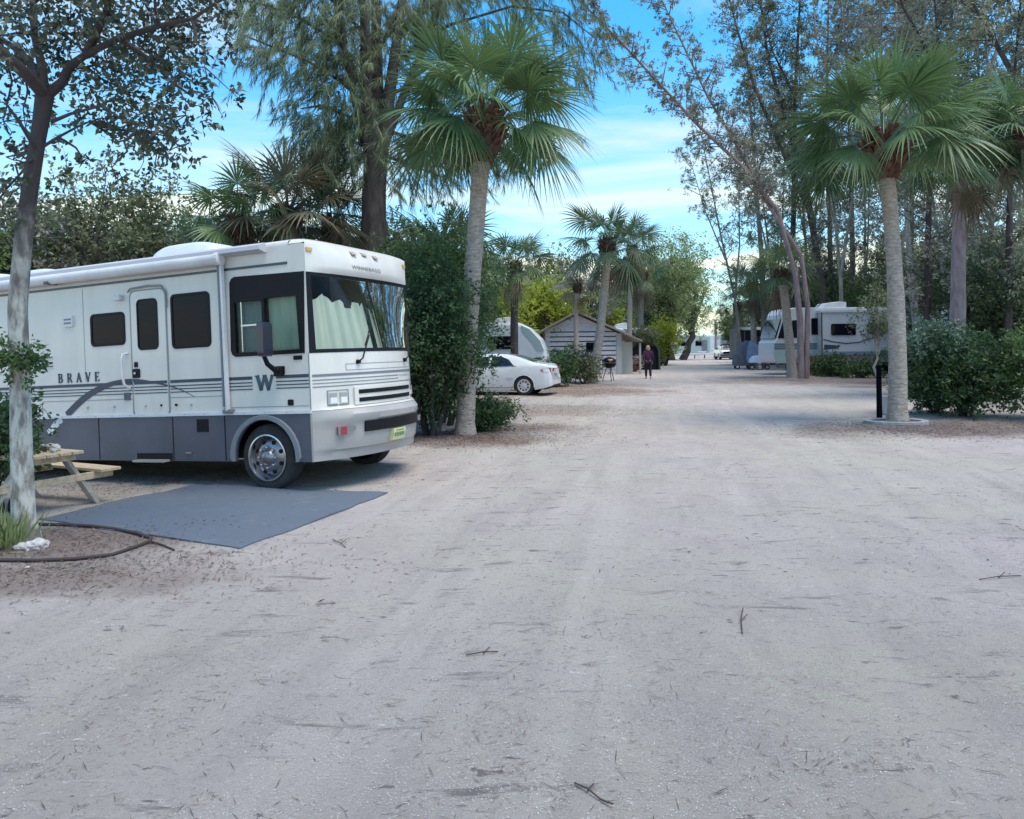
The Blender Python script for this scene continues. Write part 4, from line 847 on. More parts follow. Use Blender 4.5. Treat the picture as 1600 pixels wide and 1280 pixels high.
broad(GG(772,664)+np.array([0,.3,0]), .3, (.5,.45,.28), 1, 16, 120, .07, .03, .02, L_OLIVE, low=.04, stems=3, shell=.1, crad=.26, label='small olive ground shrub between the tall palm and the white car', cat='bush', name='bush', gap=0)
# bottom right bushes
b_ = GG(1535,655)
broad(b_+np.array([0,.6,0]), .95, (1.3,1.0,.95), 1, 48, 200, .11, .055, .05, L_DARK, low=.08, stems=4, shell=.15, crad=.5, label='wide dark bush at the right edge beyond the near right palm', cat='bush', name='bush', gap=0)
broad(b_+np.array([-.4,1.0,.25]), 1.35, (.8,.8,.55), 1, 24, 130, .11, .05, .04, L_BLUE, low=.5, stems=3, shell=.2, crad=.4, label='pale blue-green top growth above the wide dark bush', cat='bush', name='bush', gap=0)
broad(GG(1462,645), .55, (.7,.6,.5), 1, 34, 160, .085, .04, .03, L_DARK, low=.05, stems=4, shell=.1, crad=.35, label='low spreading bush directly right of the near right palm trunk', cat='bush', name='bush', gap=0)
broad(GG(1640,655), 1.2, (1.2,1.,1.1), 1, 50, 180, .09, .045, .05, L_MID, low=.08, stems=4, shell=.15, crad=.5, label='bush at the extreme right edge of the picture', cat='bush', name='bush', gap=0)
# shrub line before the right-hand motorhome
for x, y, hh, rx, mt, lab in ((1300,588,.55,.95,L_DARK,'dark twiggy shrub in front of the right-hand motorhome, left of the pair'),(1345,590,.42,1.0,L_DARK,'dark shrub in front of the right-hand motorhome, nearer the post'),(1272,586,.5,.8,L_OLIVE,'little olive shrub at the foot of the reddish pine'),(1440,590,1.0,1.6,L_DARK,'dark shrub behind the leaning grey trunk'),(1490,592,.6,1.4,L_DARK,'dark shrub behind the rosy palm trunk')):
    broad(GG(x,y), hh, (rx,1.,hh*.9), 1, 22, 100, .15, .07, .05, mt, low=.08, stems=3, shell=.1, crad=.55, label=lab, cat='bush', name='bush', gap=0)
broad(GG(1370,606), 2.6, (.7,.7,1.1), 1, 26, 90, .11, .05, .05, L_OLIVE, low=1.3, stems=1, shell=.1, crad=.5, label='slender sapling with pale green leaves behind the black post', cat='tree', name='sapling', bark=BARK_PALE)
b_ = GG(1443,588); airy(b_, [([b_, W(1432,510,b_[1]), W(1422,430,b_[1]), W(1415,300,b_[1]), W(1408,150,b_[1]), W(1400,0,b_[1])],.24)], 'leaning tree with a pale grey foot behind the near right palm', L_OLIVE, per=18, every=.6, reach=1.5, start=.45, bark=BARK_PALE, name='tree')
# left edge: shrub around the tree, grass tuft
broad(GG(-20,815)+np.array([-.15,.5,0]), .8, (.25,.4,.55), 1, 26, 130, .07, .035, .03, L_DARK, low=.1, stems=3, shell=.1, crad=.3, label='dark shrub behind the leaning tree at the left edge', cat='bush', name='bush', gap=0)
broad(W(20,590,6.72), .16, (.22,.16,.15), 1, 14, 60, .06, .03, .008, L_MID, low=.0, stems=1, shell=.1, crad=.2, label='leafy sprig crossing the pale trunk at window height', cat='bush', name='sapling', gap=0)
c_ = Crown(); q = GG(-8,858); root = empty('grass_tuft', q, 0, 'bright green tuft of blades at the left edge by the pale trunk', 'grass tuft')
n = 260; o = rng.normal(size=(n,3))*np.array([.10,.13,0]); o[:,2] = 0; V, F = leafquads(o, rng.normal(size=(n,3))*.33+np.array([0,0,1.]), rng.uniform(.18,.42,n), .018); c_.add(V,F,rng.uniform(0,1,n)); c_.build('blades', L_YEL if False else L_LIGHT, root)

# background trees: built once per kind, then copied
def kinds():
    K = {}
    K['dense'] = broad((0,0,0), 4.2, (3.0,2.8,2.6), 1, 80, 150, .20, .085, .22, L_MID, low=1.1, shell=.3, crad=1.0, name='tree', stems=2)
    K['dark'] = broad((0,0,0), 4.6, (3.2,3.0,3.4), 1, 100, 170, .20, .09, .22, leafmat('leaf_deep', (.035,.07,.035), (.15,.20,.10)), low=.7, shell=.3, crad=1.05, name='tree', stems=2)
    K['grey'] = broad((0,0,0), 4.4, (2.8,2.8,2.6), 1, 80, 150, .18, .08, .2, L_GREY, low=1.2, shell=.3, crad=.95, name='tree', stems=2)
    K['blue'] = broad((0,0,0), 4.0, (2.4,2.4,2.2), 1, 70, 180, .18, .09, .2, L_BLUE, low=1.1, shell=.3, crad=.9, name='tree', stems=2)
    K['yellow'] = broad((0,0,0), 2.9, (2.4,2.0,2.3), 1, 75, 170, .20, .085, .15, L_YEL, low=.5, shell=.2, crad=.8, name='tree', stems=3)
    K['light'] = broad((0,0,0), 5.6, (3.2,3.0,4.2), 1, 120, 140, .20, .085, .25, L_LIGHT, low=1.5, shell=.3, crad=.95, name='tree', stems=2)
    K['olive'] = broad((0,0,0), 5.0, (3.2,3.0,3.4), 1, 100, 150, .20, .085, .22, L_OLIVE, low=1.0, shell=.3, crad=1.0, name='tree', stems=2)
    return K
K = kinds(); usedk = {}
def bgtree(kind, px, Y, sc, lab, group, top=None):
    src = K[kind]; o = src if kind not in usedk else copy_tree(src); usedk[kind] = 1
    p = W(px, 560, Y); o.location = (p[0], p[1], -.05); o.rotation_euler = (0,0,rng.uniform(0,6.28)); o.scale = (sc, sc, sc*rng.uniform(.95,1.05)); tag(o, lab, 'tree', group); return o
GL = 'trees behind the motorhome'
for k, x, Y, s, lab in (('grey',62,20,.80,'grey-leaved tree behind the motorhome at the left, next to the pale trunk'),('olive',185,21,.84,'olive tree above the middle of the motorhome roof'),('blue',300,22,.92,'blue-green tree left of the palm crowns behind the motorhome'),('grey',410,24,.9,'grey tree behind the two palm crowns over the roof'),('dense',495,24,.88,'mid green tree behind the ragged low palm'),('dense',-40,19,.85,'green tree at the left edge behind the motorhome'),
    ('grey',110,25,.98,'pale grey tree between the nearer grey and the olive trees behind the roof'),('olive',250,27,.82,'olive tree far behind the middle of the roof'),('dark',560,25,.78,'dark tree behind the massive pine trunk'),('olive',640,26,.8,'olive tree behind the tall hedge'),('dense',350,27,.95,'green tree far behind the roof air conditioner')):
    bgtree(k, x, Y, s, lab, GL)
GM = 'trees beyond the white car and shed'
for k, x, Y, s, lab in (('yellow',772,40,1.15,'sunlit yellow-green tree left of the short dark palm'),('yellow',850,46,1.25,'sunlit yellow-green tree left of the shed gable'),('dense',715,34,.75,'green tree behind the tall grey palm trunk'),('olive',860,56,1.05,'olive tree far behind the shed'),('grey',905,58,1.05,'hazy grey tree behind the small grey-green palm'),('dense',745,46,1.0,'green tree at the back behind the sunlit one'),('yellow',945,60,1.1,'yellow-green tree over the right of the shed roof'),
    ('light',1030,66,1.15,'pale green tree just right of the skirted palm'),('light',1058,84,1.5,'tall airy pale green tree rounding over the end of the road'),('yellow',1035,62,.75,'bright yellow-green bush tree beside the road beyond the shed'),('grey',1000,88,1.5,'grey tree behind the slim palm'),('olive',970,72,1.1,'olive tree behind the slim palm trunk'),('dense',805,60,1.0,'green tree far behind the short dark palm'),('olive',1000,100,1.5,'olive tree beyond the pale green ones')):
    bgtree(k, x, Y, s, lab, GM)
GR = 'trees behind the right-hand motorhome'
for k, x, Y, s, lab in (('dark',1310,52,1.3,'dark tree above the roof of the right-hand motorhome'),('dense',1350,46,1.1,'green tree right of the roof air conditioner of the right-hand motorhome'),('olive',1265,56,1.35,'olive tree above the front of the right-hand motorhome'),('dark',1225,62,1.2,'dark tree behind the stout leaning palm'),('olive',1190,70,1.25,'olive tree behind the bent thin palm'),('dense',1150,84,1.15,'green tree behind the white vehicle'),('grey',1146,104,1.1,'grey-green tree over the end of the road'),
    ('dark',1420,43,1.15,'dark tree behind the leaning grey-footed tree'),('dark',1475,43,1.15,'dark tree just left of the rosy palm trunk'),('dark',1540,30,1.0,'dark tree at the right behind the wide bush'),('dark',1600,29,1.0,'dark tree cut by the right edge'),('olive',1500,40,1.35,'olive tree deep in the right-hand wood'),('olive',1420,46,1.4,'olive tree between the two right palms, further back'),('grey',1570,38,1.4,'grey tree high at the right edge'),('dark',1380,54,1.3,'dark tree far behind the black post'),('olive',1660,32,1.2,'olive tree past the right edge'),('grey',1290,66,1.7,'tall grey tree far behind the pines')):
    bgtree(k, x, Y, s*.72, lab, GR)
# far wood closing both sides of the road
for nm, x0, x1, Ya, Yb, hh in (('woods',-60,-16,36,52,6.5),('woods',-40,-8,70,100,8),('woods',20,75,48,66,6.5),('woods',36,85,90,120,8),('woods',-26,-15,30,36,5.5)):
    c_ = Crown(); n = 520
    for _ in range(n):
        c = (rng.uniform(x0,x1), rng.uniform(Ya,Yb), hh*rng.uniform(.02,1)**.8*rng.uniform(.6,1)); c_.cluster(c, 1.5, 60, .42, .2, tb=rng.uniform(0,.9))
    o = c_.build(nm, L_DARK if hh > 9.5 else L_OLIVE, None); tag(o, 'mass of far trees closing the side of the campground', 'woods', kind='stuff')
# ------------------------------------------------------------------ things near the motorhome
q4 = [GG(375,862), GG(606,771), GG(296,757), GG(62,812)]
b = B(); MATM = mat('mat_blue_grey', (.11,.137,.178), .85, (.25,.25,.26), 3.2, bump=.7, bscale=150, lo=.58, hi=1.0, detail=10)
def rug(s, t):
    p = (q4[0]*(1-s)+q4[1]*s)*(1-t) + (q4[3]*(1-s)+q4[2]*s)*t; z = gz(p[0],p[1])+.012+.006*math.sin(s*9+t*4)*math.sin(t*7)+.010*abs(math.sin(s*3.1))**12
    return (p[0]+.012*math.sin(t*17+s*3), p[1]+.012*math.sin(s*13), z)
n_ = 40; b.grid(rug, np.linspace(0,1,n_), np.linspace(0,1,n_))
edge = [(s,0) for s in np.linspace(0,1,n_)]+[(1,t) for t in np.linspace(0,1,n_)[1:]]+[(s,1) for s in np.linspace(1,0,n_)[1:]]+[(0,t) for t in np.linspace(1,0,n_)[1:]]
v = []
for s, t in edge: p = rug(s,t); v += [p, (p[0],p[1],p[2]-.018)]
b.add(v, [(2*i,2*i+1,2*i+3,2*i+2) for i in range(len(edge)-1)])
o = b.build('ground_mat', MATM, smooth=40); tag(o, 'blue-grey outdoor mat lying flat on the sand in front of the motorhome', 'mat')
# black pipe edging around the mulch bed
PE = [(-160,905),(-60,884),(0,879),(60,878),(120,876),(175,869),(210,859),(233,850),(236,845),(215,838),(180,829),(140,825),(100,822),(60,821)]
o = B().tube([GG(x,y)+np.array([0,0,.016+.004*math.sin(x)]) for x,y in PE], .016, 8).tube([GG(235,849)+np.array([0,0,.012]),GG(255,856)+np.array([0,0,.01]),GG(272,864)+np.array([0,0,.006])],.010,6).build('bed_edging', mat('edging_dark',(.05,.035,.035),.8), smooth=60); tag(o, 'dark pipe edging curving round the mulch bed below the leaning tree', 'garden edging')
ROCK = mat('rock_white', (.60,.57,.56), .9, (.42,.38,.36), 12, bump=.8, bscale=30)
def rock(px, py, s, lab, z=0, Y=None, grp=None, m=ROCK, name='rock'):
    bm = bmesh.new(); bmesh.ops.create_icosphere(bm, subdivisions=3, radius=1); sx, sy, sz = rng.uniform(.8,1.25,3)*s
    off = rng.uniform(0,99,3)
    for v in bm.verts:
        c = v.co; k = 1+.30*(vnoise(c.x*1.6+off[0], c.y*1.6+c.z*1.3+off[1], 3)-.5)*2+.12*(vnoise(c.x*5+off[2], c.y*5+c.z*4, 5)-.5)*2; v.co = Vector((c.x*sx*k, c.y*sy*k, c.z*sz*.75*k))
    me = bpy.data.meshes.new(name); bm.to_mesh(me); bm.free(); me.materials.append(m); o = bpy.data.objects.new(name, me); C.objects.link(o)
    p = GG(px,py) if Y is None else W(px,py,Y); o.location = (p[0],p[1],p[2]+z+s*.35); return tag(o, lab, 'rock', grp)
GRK = 'white rocks at the foot of the leaning tree'
rock(34,858,.055,'white lump of coral rock left of the pair at the tree foot',grp=GRK); rock(55,857,.075,'biggest white coral rock in the mulch at the tree foot',grp=GRK); rock(68,855,.05,'white coral rock at the right end of the row by the tree foot',grp=GRK)
rock(43,888,.018,'tiny white stone on the litter in front of the black edging',grp=GRK)
# picnic table
WOOD = mat('weathered_wood', (.66,.51,.34), .8, (.44,.33,.22), 6, bump=.5, bscale=30, stretch=(.3,3,3)); WOOD2 = mat('weathered_wood_grey', (.46,.42,.37), .85, (.30,.27,.24), 8, bump=.5, bscale=30)
pb = GG(92,788); pt_ = empty('picnic_table', (pb[0]-.50,pb[1]-.12,pb[2]), RVA+math.pi/2-R(4), 'weathered wooden picnic table half hidden behind the leaning tree, white shells on top', 'picnic table')
# local x along the table, right end at +.9
for k, y in enumerate((-.30,-.15,0,.15,.30)): B().bx(-.9,.72,y-.068,y+.068,.70,.738).build('tabletop_board', WOOD, pt_, bevel=.004)
for y in (-.72,.72): B().bx(-.9,.80,y-.13,y+.13,.42,.458).build('bench', WOOD, pt_, bevel=.004)
for x in (.50,-.70):
    for s in (-1,1): B().beam((x,s*.22,.70),(x,s*.66,-.02),.045,.11,(1,0,0)).build('leg', WOOD2, pt_, bevel=.004)
    B().bx(x-.065,x-.025,-.84,.84,.33,.42).build('bench_support', WOOD, pt_, bevel=.004); B().bx(x-.065,x-.025,-.36,.36,.61,.70).build('top_support', WOOD, pt_, bevel=.004)
pt_.scale = (.92,.92,.86)
mt_ = Matrix.Translation(pt_.location) @ Matrix.Rotation(pt_.rotation_euler.z,4,'Z')
for x,y,s,l in ((-.62,-.2,.058,'white shell lump at the right of the picnic table top'),(-.48,-.25,.062,'white shell lump in the middle of the picnic table top'),(-.36,-.2,.05,'white shell lump at the left of the picnic table top'),(-.72,-.12,.035,'small white shell at the far right of the picnic table top')):
    o = rock(0,0,s,l,Y=1.,grp='white shells on the picnic table',name='shell_lump'); o.location = mt_ @ Vector((x*.92,y*.92,.738*.86+s*.5)); o['category'] = 'shell'

# ------------------------------------------------------------------ white saloon car
CARW = mat('car_white', (.70,.72,.76), .22, coat=1.); CGL = mat('car_glass', (.012,.02,.03), .03, spec=.7)
def prof(x, P): return float(np.interp(x, P[0], P[1]))
def smoothprof(P, x0, x1, n=120, it=6):
    x = np.linspace(x0,x1,n); y = np.interp(x, *P)
    for _ in range(it): y[1:-1] = (y[:-2]+2*y[1:-1]+y[2:])/4
    return (x,y)
def car(root, L, TOP, BELT, HW, ZB, CABX, tum, paint, wheelx, wr, tyre_w=.21, segs=110, wins=(), rimm=None, spokes=10):
    TOPs = smoothprof(TOP, -L/2, L/2, 160, 10)
    def hw(x): return prof(x, HW)
    def yat(x, z):
        b_ = prof(x, BELT); h = hw(x)
        if z < b_: return h*(1-.10*max(0,(.55-z)/.5)**2) - .035*max(0,(z-.62)/(b_-.62+1e-6))**2 if b_ > .63 else h
        return h-.035-(z-b_)*tum-(max(0,z-b_-.30)**2)*1.6
    b = B(); xs_ = np.linspace(-L/2, L/2, segs); nz, ny = 18, 7
    def ring(x):
        zt = prof(x, TOPs); zb = prof(x, ZB); pts = []
        for j in range(nz+1): z = zb+(zt-.0-zb)*(j/nz); r_ = 1-max(0,(j/nz-.93)/.07)**2*.04; pts.append((x, -yat(x,z)*r_, z))
        ye = -pts[-1][1]
        for j in range(1, ny): k = j/ny; pts.append((x, -ye*(1-k)*1., zt+.035*(1-(1-k)**2)*min(1,ye)))
        pts.append((x,0,zt+.035*min(1,ye))); return pts
    rr = [ring(x) for x in xs_]; m_ = len(rr[0]); v = []; 
    for r_ in rr: v += r_ + [(p[0],-p[1],p[2]) for p in r_[:-1][::-1]]
    M = 2*m_-1; f = []
    for i in range(segs-1):
        for j in range(M-1):
            c = np.mean([v[i*M+j], v[i*M+j+1], v[(i+1)*M+j+1], v[(i+1)*M+j]], axis=0)
            if any(math.hypot(c[0]-wx, c[2]-wr) < wr+.045 for wx in wheelx) and (j < nz or j > M-1-nz-1) and c[2] < .78: continue
            f.append((i*M+j, (i+1)*M+j, (i+1)*M+j+1, i*M+j+1))
    f.append(tuple(range(M))); f.append(tuple((segs-1)*M+k for k in range(M-1,-1,-1)))
    b.add(v, f); body = b.build('body', paint, root, smooth=38)
    B().bx(-L/2+.25,L/2-.25,-.62,.62,.2,.72).build('underbody', BLACK, root)
    for wx in wheelx:
        for sg in (-1,1):
            B().add([(wx+(wr+r_)*math.cos(R(a)), sg*(yat(wx,.5)+d), wr+(wr+r_)*math.sin(R(a))) for a in np.linspace(-8,188,22) for r_, d in ((.035,-.05),(.035,.012),(.06,.006))], [(3*i+k,3*i+k+1,3*i+4+k,3*i+3+k) for i in range(21) for k in range(2)]).build('wheel_arch', paint, body, smooth=60)
            yo = sg*(hw(wx)-.015); c = (wx, yo, wr); ax = (0,sg,0)
            o = B().lathe([(-tyre_w,wr*.7),(-tyre_w+.01,wr*.97),(-tyre_w*.8,wr),(-.03,wr),(-.005,wr*.95),(0,wr*.74),(-.02,wr*.70)], c, ax, 32, cap=False).build('wheel', TYRE, root, smooth=40)
            B().lathe([(-.012,wr*.70),(.0,wr*.70),(.006,wr*.64),(-.015,wr*.60),(-.02,wr*.25),(.002,wr*.2),(.006,.01)], c, ax, 32).build('rim', rimm or mat('rim_silver',(.62,.62,.65),.35,metal=.3), o, smooth=40)
            h = B()
            for k in range(spokes): a = 2*math.pi*k/spokes; h.lathe([(-.012,wr*.095),(-.004,wr*.095)], (wx+wr*.47*math.cos(a), yo, wr+wr*.47*math.sin(a)), ax, 8)
            h.build('rim_holes', BLACK, o)
            B().lathe([(-.25,wr*1.12),(-.245,wr*1.12)], c, ax, 20).build('wheel_well', BLACK, body)
    def sidepatch(poly, off, name, m, par, both=True, hole=None):
        for sg in ((-1,1) if both else (-1,)):
            b = B(); b.plate(poly, [hole] if hole else [], lambda x,z,d: (x, sg*(yat(x,z)+d), z), off-.02, off)
            # subdivide long edges is unnecessary at this size
            o = b.build(name, m, par)
            if sg < 0: first = o
        return first
    return body, yat, TOPs, sidepatch
pR = GG(812,617.5)                                                # rear wheel contact
hd = math.atan2(.25,-.968)                                        # nose to the left, slightly away
ca_ = empty('parked_car', (0,0,0), 0, 'white four-door saloon seen from its rear quarter behind the low bush', 'car')
L_ = 4.75; wx_r = -1.38
body, yat, TOPs, sidep = car(ca_, L_, ([-2.375,-2.33,-2.2,-1.75,-1.1,-.7,-.2,.35,1.0,1.35,2.0,2.3,2.375],[.55,.98,1.09,1.13,1.36,1.44,1.47,1.42,1.10,.98,.88,.75,.5]),
    ([-2.4,-2.2,-1.6,0,1.2,2.4],[.95,1.03,1.03,.97,.93,.6]), ([-2.375,-2.3,-2.1,-1.6,0,1.6,2.1,2.375],[.80,.86,.90,.925,.925,.91,.84,.60]), ([-2.375,-2.1,-1.8,1.8,2.1,2.375],[.34,.25,.20,.20,.22,.30]), None, .62, CARW, (wx_r,1.42), .335, spokes=9)
# greenhouse
gl1 = [(-1.02,1.045),(-.15,1.02),(-.15,1.385),(-.52,1.37),(-.80,1.26)]; gl2 = [(-.08,1.02),(.98,.985),(.62,1.20),(.25,1.335),(-.08,1.385)]
for g in (gl1, gl2):
    o = sidep(g, .012, 'side_window', CGL, body)
sidep([(-1.10,1.03),(1.06,.965),(1.06,.985),(-1.10,1.045)], .016, 'window_trim', CHROME, body)
def topz(x): return prof(x, TOPs)
def topsurf(x, y, off=.012):                                      # upper skin used for the front and rear screens
    zt = topz(x); ye = yat(x, zt); k = 1-min(1,abs(y)/ye); return (x, y, zt+.035*(1-(1-k)**2)+off)
b = B(); b.grid(lambda x,s: topsurf(x, s*(.50+.08*(x+.9)/-.8)), np.linspace(-1.68,-.98,10), np.linspace(-1,1,12)); b.build('rear_window', CGL, body, smooth=180)
b = B(); b.grid(lambda x,s: topsurf(x, s*(.54+.10*(x-.4))), np.linspace(.42,1.18,10), np.linspace(-1,1,12)); b.build('windscreen', CGL, body, smooth=180)
for g, nm in (([(-2.02,.84),(-1.98,.90),(-2.25,.97),(-2.34,.97),(-2.34,.82),(-2.2,.81)],'tail_light'),): sidep(g, .014, nm, RED, body)
for s in (-1,1):
    B().add([(-2.372,s*.50,.83),(-2.372,s*.74,.83),(-2.372,s*.74,.95),(-2.372,s*.46,.95),(-2.392,s*.50,.83),(-2.375,s*.74,.83),(-2.375,s*.74,.95),(-2.392,s*.46,.95)],[(4,5,6,7),(0,1,5,4),(3,2,6,7)]).build('tail_light', RED, body)
B().bx(-2.40,-2.378,-.26,.26,.76,.90).build('number_plate', mat('plate_white',(.6,.6,.62),.5), body); B().bx(-2.395,-2.37,-.4,.4,.915,.935).build('boot_trim', CHROME, body)
B().bx(-2.40,-2.36,-.62,.62,.30,.36).build('bumper_lower', BLACK, body, bevel=.01); sidep([(-1.0,.62),(-.78,.62),(-.78,.645),(-1.0,.645)], .03, 'reflector', CARW, body)
for x in (-.13,.95): sidep([(x,.35),(x+.012,.35),(x+.012,1.0),(x,1.0)], .006, 'door_gap', SEAM, body)
for x in (-.35,.62): sidep([(x-.1,.88),(x+.1,.88),(x+.1,.905),(x-.1,.905)], .035, 'door_handle', CHROME, body)
sidep([(-1.0,.26),(1.05,.26),(1.05,.285),(-1.0,.285)], .012, 'sill', SEAM, body)
for s in (-1,1): B().lathe([(0,.09),(.1,.11),(.16,.07)], (.85,s*.90,1.02), (0,s,.1), 12).build('mirror', CARW, body, smooth=60)
cr_c, sr_c = math.cos(hd), math.sin(hd)
ly = yat(wx_r,.3)                                                  # near side is local +y or -y depending on heading
loc = np.array([pR[0]+.15-(cr_c*wx_r - sr_c*(.9)), pR[1]-(sr_c*wx_r + cr_c*(.9))]); ca_.location = (loc[0], loc[1], gz(*loc)); ca_.rotation_euler = (0,0,hd)

# ------------------------------------------------------------------ trailer and motorhome bodies by side profile
def coach(root, L, Wd2, prof_, paint, z0=.45, wheels=(), wr=.4, rr_=.12):
    """body extruded across its width from a side profile (x along, z up), edges rounded; root at the ground centre"""
    o = B().plate(prof_, [], lambda a,z,d: (a, d, z), -Wd2/2, Wd2/2).build('body', paint, root, bevel=rr_)
    for x in wheels:
        for s in (-1,1):
            w_ = B().lathe([(-.22,wr*.7),(-.2,wr),(-.03,wr),(0,wr*.75)], (x, s*(Wd2/2-.04), wr), (0,s,0), 24).build('wheel', TYRE, root, smooth=40); B().lathe([(0,wr*.6),(.01,wr*.55),(-.02,wr*.3),(.02,.05)], (x, s*(Wd2/2-.04), wr), (0,s,0), 20).build('rim', CHROME, w_)
    return o
def swin(par, x0,x1,z0,z1,y,sg, nm='window', fr=.05):
    o = B().plate(rbox(x0,x1,z0,z1,.08), [rbox(x0+fr,x1-fr,z0+fr,z1-fr,.05)], lambda a,z,d: (a, y+sg*d, z), -.01, .03).build(nm, BLACK, par)
    B().plate(rbox(x0+fr*.7,x1-fr*.7,z0+fr*.7,z1-fr*.7,.05), [], lambda a,z,d: (a, y+sg*d, z), -.01, .018).build('pane', DGLASS, o); return o
def acunit(par, x, y, z, l=.9, w_=.7, h=.3): 
    b = B(); b.plate([(-l/2,0),(l/2,0),(l/2,h*.9),(l*.2,h),(-l*.35,h*.75)], [], lambda a,c,d: (x+a, y+d, z+c), -w_/2, w_/2); return b.build('air_conditioner', WHITE2, par, bevel=.04)
# white trailer behind the car: long nose cap sloping down to the right
CW = mat('trailer_white', (.62,.65,.68), .35, (.52,.56,.60), 1.5)
p = W(800,590,33.); tr_ = empty('travel_trailer', (p[0]-.1,p[1],0), R(-6), 'white travel trailer with a sloping dark-tinted nose cap, parked behind the white car', 'trailer')
bo = coach(tr_, 5, 2.3, [(-3.8,.5),(1.55,.5),(1.72,.9),(1.70,1.3),(1.45,2.0),(.95,2.5),(.5,2.72),(-3.8,2.72)], CW, wheels=(-1.8,-2.6), wr=.34)
swin(bo,-.75,.35,1.6,2.15,-1.15,-1); swin(bo,-2.6,-1.6,1.5,2.2,-1.15,-1); acunit(tr_,-.25,0,2.72,.8,.7,.28)
B().plate([(.62,2.60),(1.0,2.42),(1.42,1.95),(1.60,1.5),(1.30,1.5),(1.05,1.9),(.7,2.3)], [], lambda a,z,d: (a, -1.15-d, z), 0,.02).build('nose_panel', mat('nose_blue',(.30,.40,.42),.2,coat=.8), bo)
B().plate([(-3.7,1.15),(1.5,1.15),(1.5,1.22),(-3.7,1.22)], [], lambda a,z,d: (a, -1.15-d, z), 0,.012).build('stripe', STRIPE, bo)

# ------------------------------------------------------------------ shed
SID = mat('siding_white', (.56,.55,.60), .7, (.44,.43,.48), 3, stretch=(1,1,4)); ROOFM = mat('shingle_brown', (.20,.16,.13), .9, (.32,.28,.25), 10, bump=.5, bscale=20)
YS = 44.; s0 = W(852,585,YS); s1 = W(972,585,YS); wS = s1[0]-s0[0]
sh = empty('shed', ((s0[0]+s1[0])/2, YS, 0), R(4), 'white board shed with a low brown gable roof and dark horizontal gaps', 'shed')
h = wS/2; ze = 2.35; zp = 3.62; xp_ = -.35
b = B(); b.plate([(-h,0),(h,0),(h,ze),(xp_,zp-.1),(-h,ze+.25)], [], lambda a,z,d: (a,d,z), 0, 3.5); wl = b.build('wall', SID, sh)
for k, z in enumerate((.35,.62,.9,1.18,1.45,1.72,2.0,2.28)):
    b = B(); b.bx(-h+.02,h-.30,-.035,-.0,z,z+.20); b.build('board', SID, wl, bevel=.006)
    B().bx(-h+.3,h-.32,-.012,-.004,z+.20,z+.268).build('board_gap', mat('gap_dark',(.06,.06,.08),.9), wl)
B().bx(h-.28,h+.02,-.05,.0,0,ze+.05).build('corner_post', mat('trim_grey',(.36,.38,.37),.7), wl)
for sg, (xa, za, xb, zb_) in ((-1,(-h-.65,ze-.05,xp_,zp)),(1,(xp_,zp,h+1.15,ze-.45))):
    b = B(); b.plate([(xa,za),(xb,zb_),(xb,zb_+.10),(xa,za+.10)], [], lambda a,z,d: (a,d,z), -.45, 3.9); b.build('roof', ROOFM, sh)
B().bx(h+.10,h+.8,.6,.66,0,1.9).build('door', mat('door_pale',(.50,.50,.46),.6), sh); B().bx(h+1.0,h+1.1,-.3,-.2,0,ze-.5).build('porch_post', mat('trim_grey2',(.34,.36,.33),.7), sh)
swin(wl, .15, .75, 1.35, 1.9, -.036, -1)
# white trailer roof behind the shed
p = W(985,575,56.); o = empty('parked_trailer', (p[0]+.4,p[1],0), R(5), 'white trailer whose roof and roof unit show behind the right end of the shed', 'trailer'); bo = coach(o, 5, 2.4, [(-3.5,.5),(.95,.5),(.95,2.7),(.75,2.95),(-3.5,2.95)], CW, wheels=(-.4,.4), wr=.34)
acunit(o,-1.1,0,2.95,1.,.8,.42); swin(bo,-.3,.6,1.5,2.2,-1.2,-1)
# dark storage tent under the domed shrub
p = W(1008,566,52.); o = empty('storage_tent', (p[0],p[1],0), R(0), 'dark open-fronted shelter under the domed shrub behind the walking person', 'shelter')
DK = mat('tent_dark', (.018,.012,.022), .85); b = B(); arc = [(1.0*math.cos(a)*1.0, 1.1+1.0*math.sin(a)) for a in np.linspace(0,math.pi,14)]
b.plate([(-1.0,0)]+arc[::-1]+[(1.0,0)], [], lambda a,z,d: (a,d,z), .35, 2.2); b.build('canopy', DK, o); b = B(); b.plate([(-1.06,0)]+[(x*1.06,z+.04) for x,z in arc[::-1]]+[(1.06,0)], [[(-.94,0.01)]+[(x*.94,z-.05) for x,z in arc[::-1]]+[(.94,.01)]], lambda a,z,d: (a,d,z), 0, .4); b.build('frame', mat('tent_green',(.06,.08,.06),.8), o)
broad((p[0]-.1,p[1]+.4,0), 2.25, (1.45,1.0,.55), 1, 40, 110, .16, .07, .06, L_OLIVE, low=1.95, stems=2, shell=.1, crad=.5, label='domed olive shrub draped over the dark shelter by the road', cat='bush', name='bush', gap=0)
broad(GG(1030,566), .62, (.75,.6,.45), 1, 24, 110, .12, .06, .04, leafmat('leaf_pale_cream',(.35,.38,.28),(.62,.64,.52),trans=.4), low=.1, stems=3, shell=.1, crad=.4, label='pale cream-flowered bush just right of the walking person', cat='bush', name='bush', gap=0)
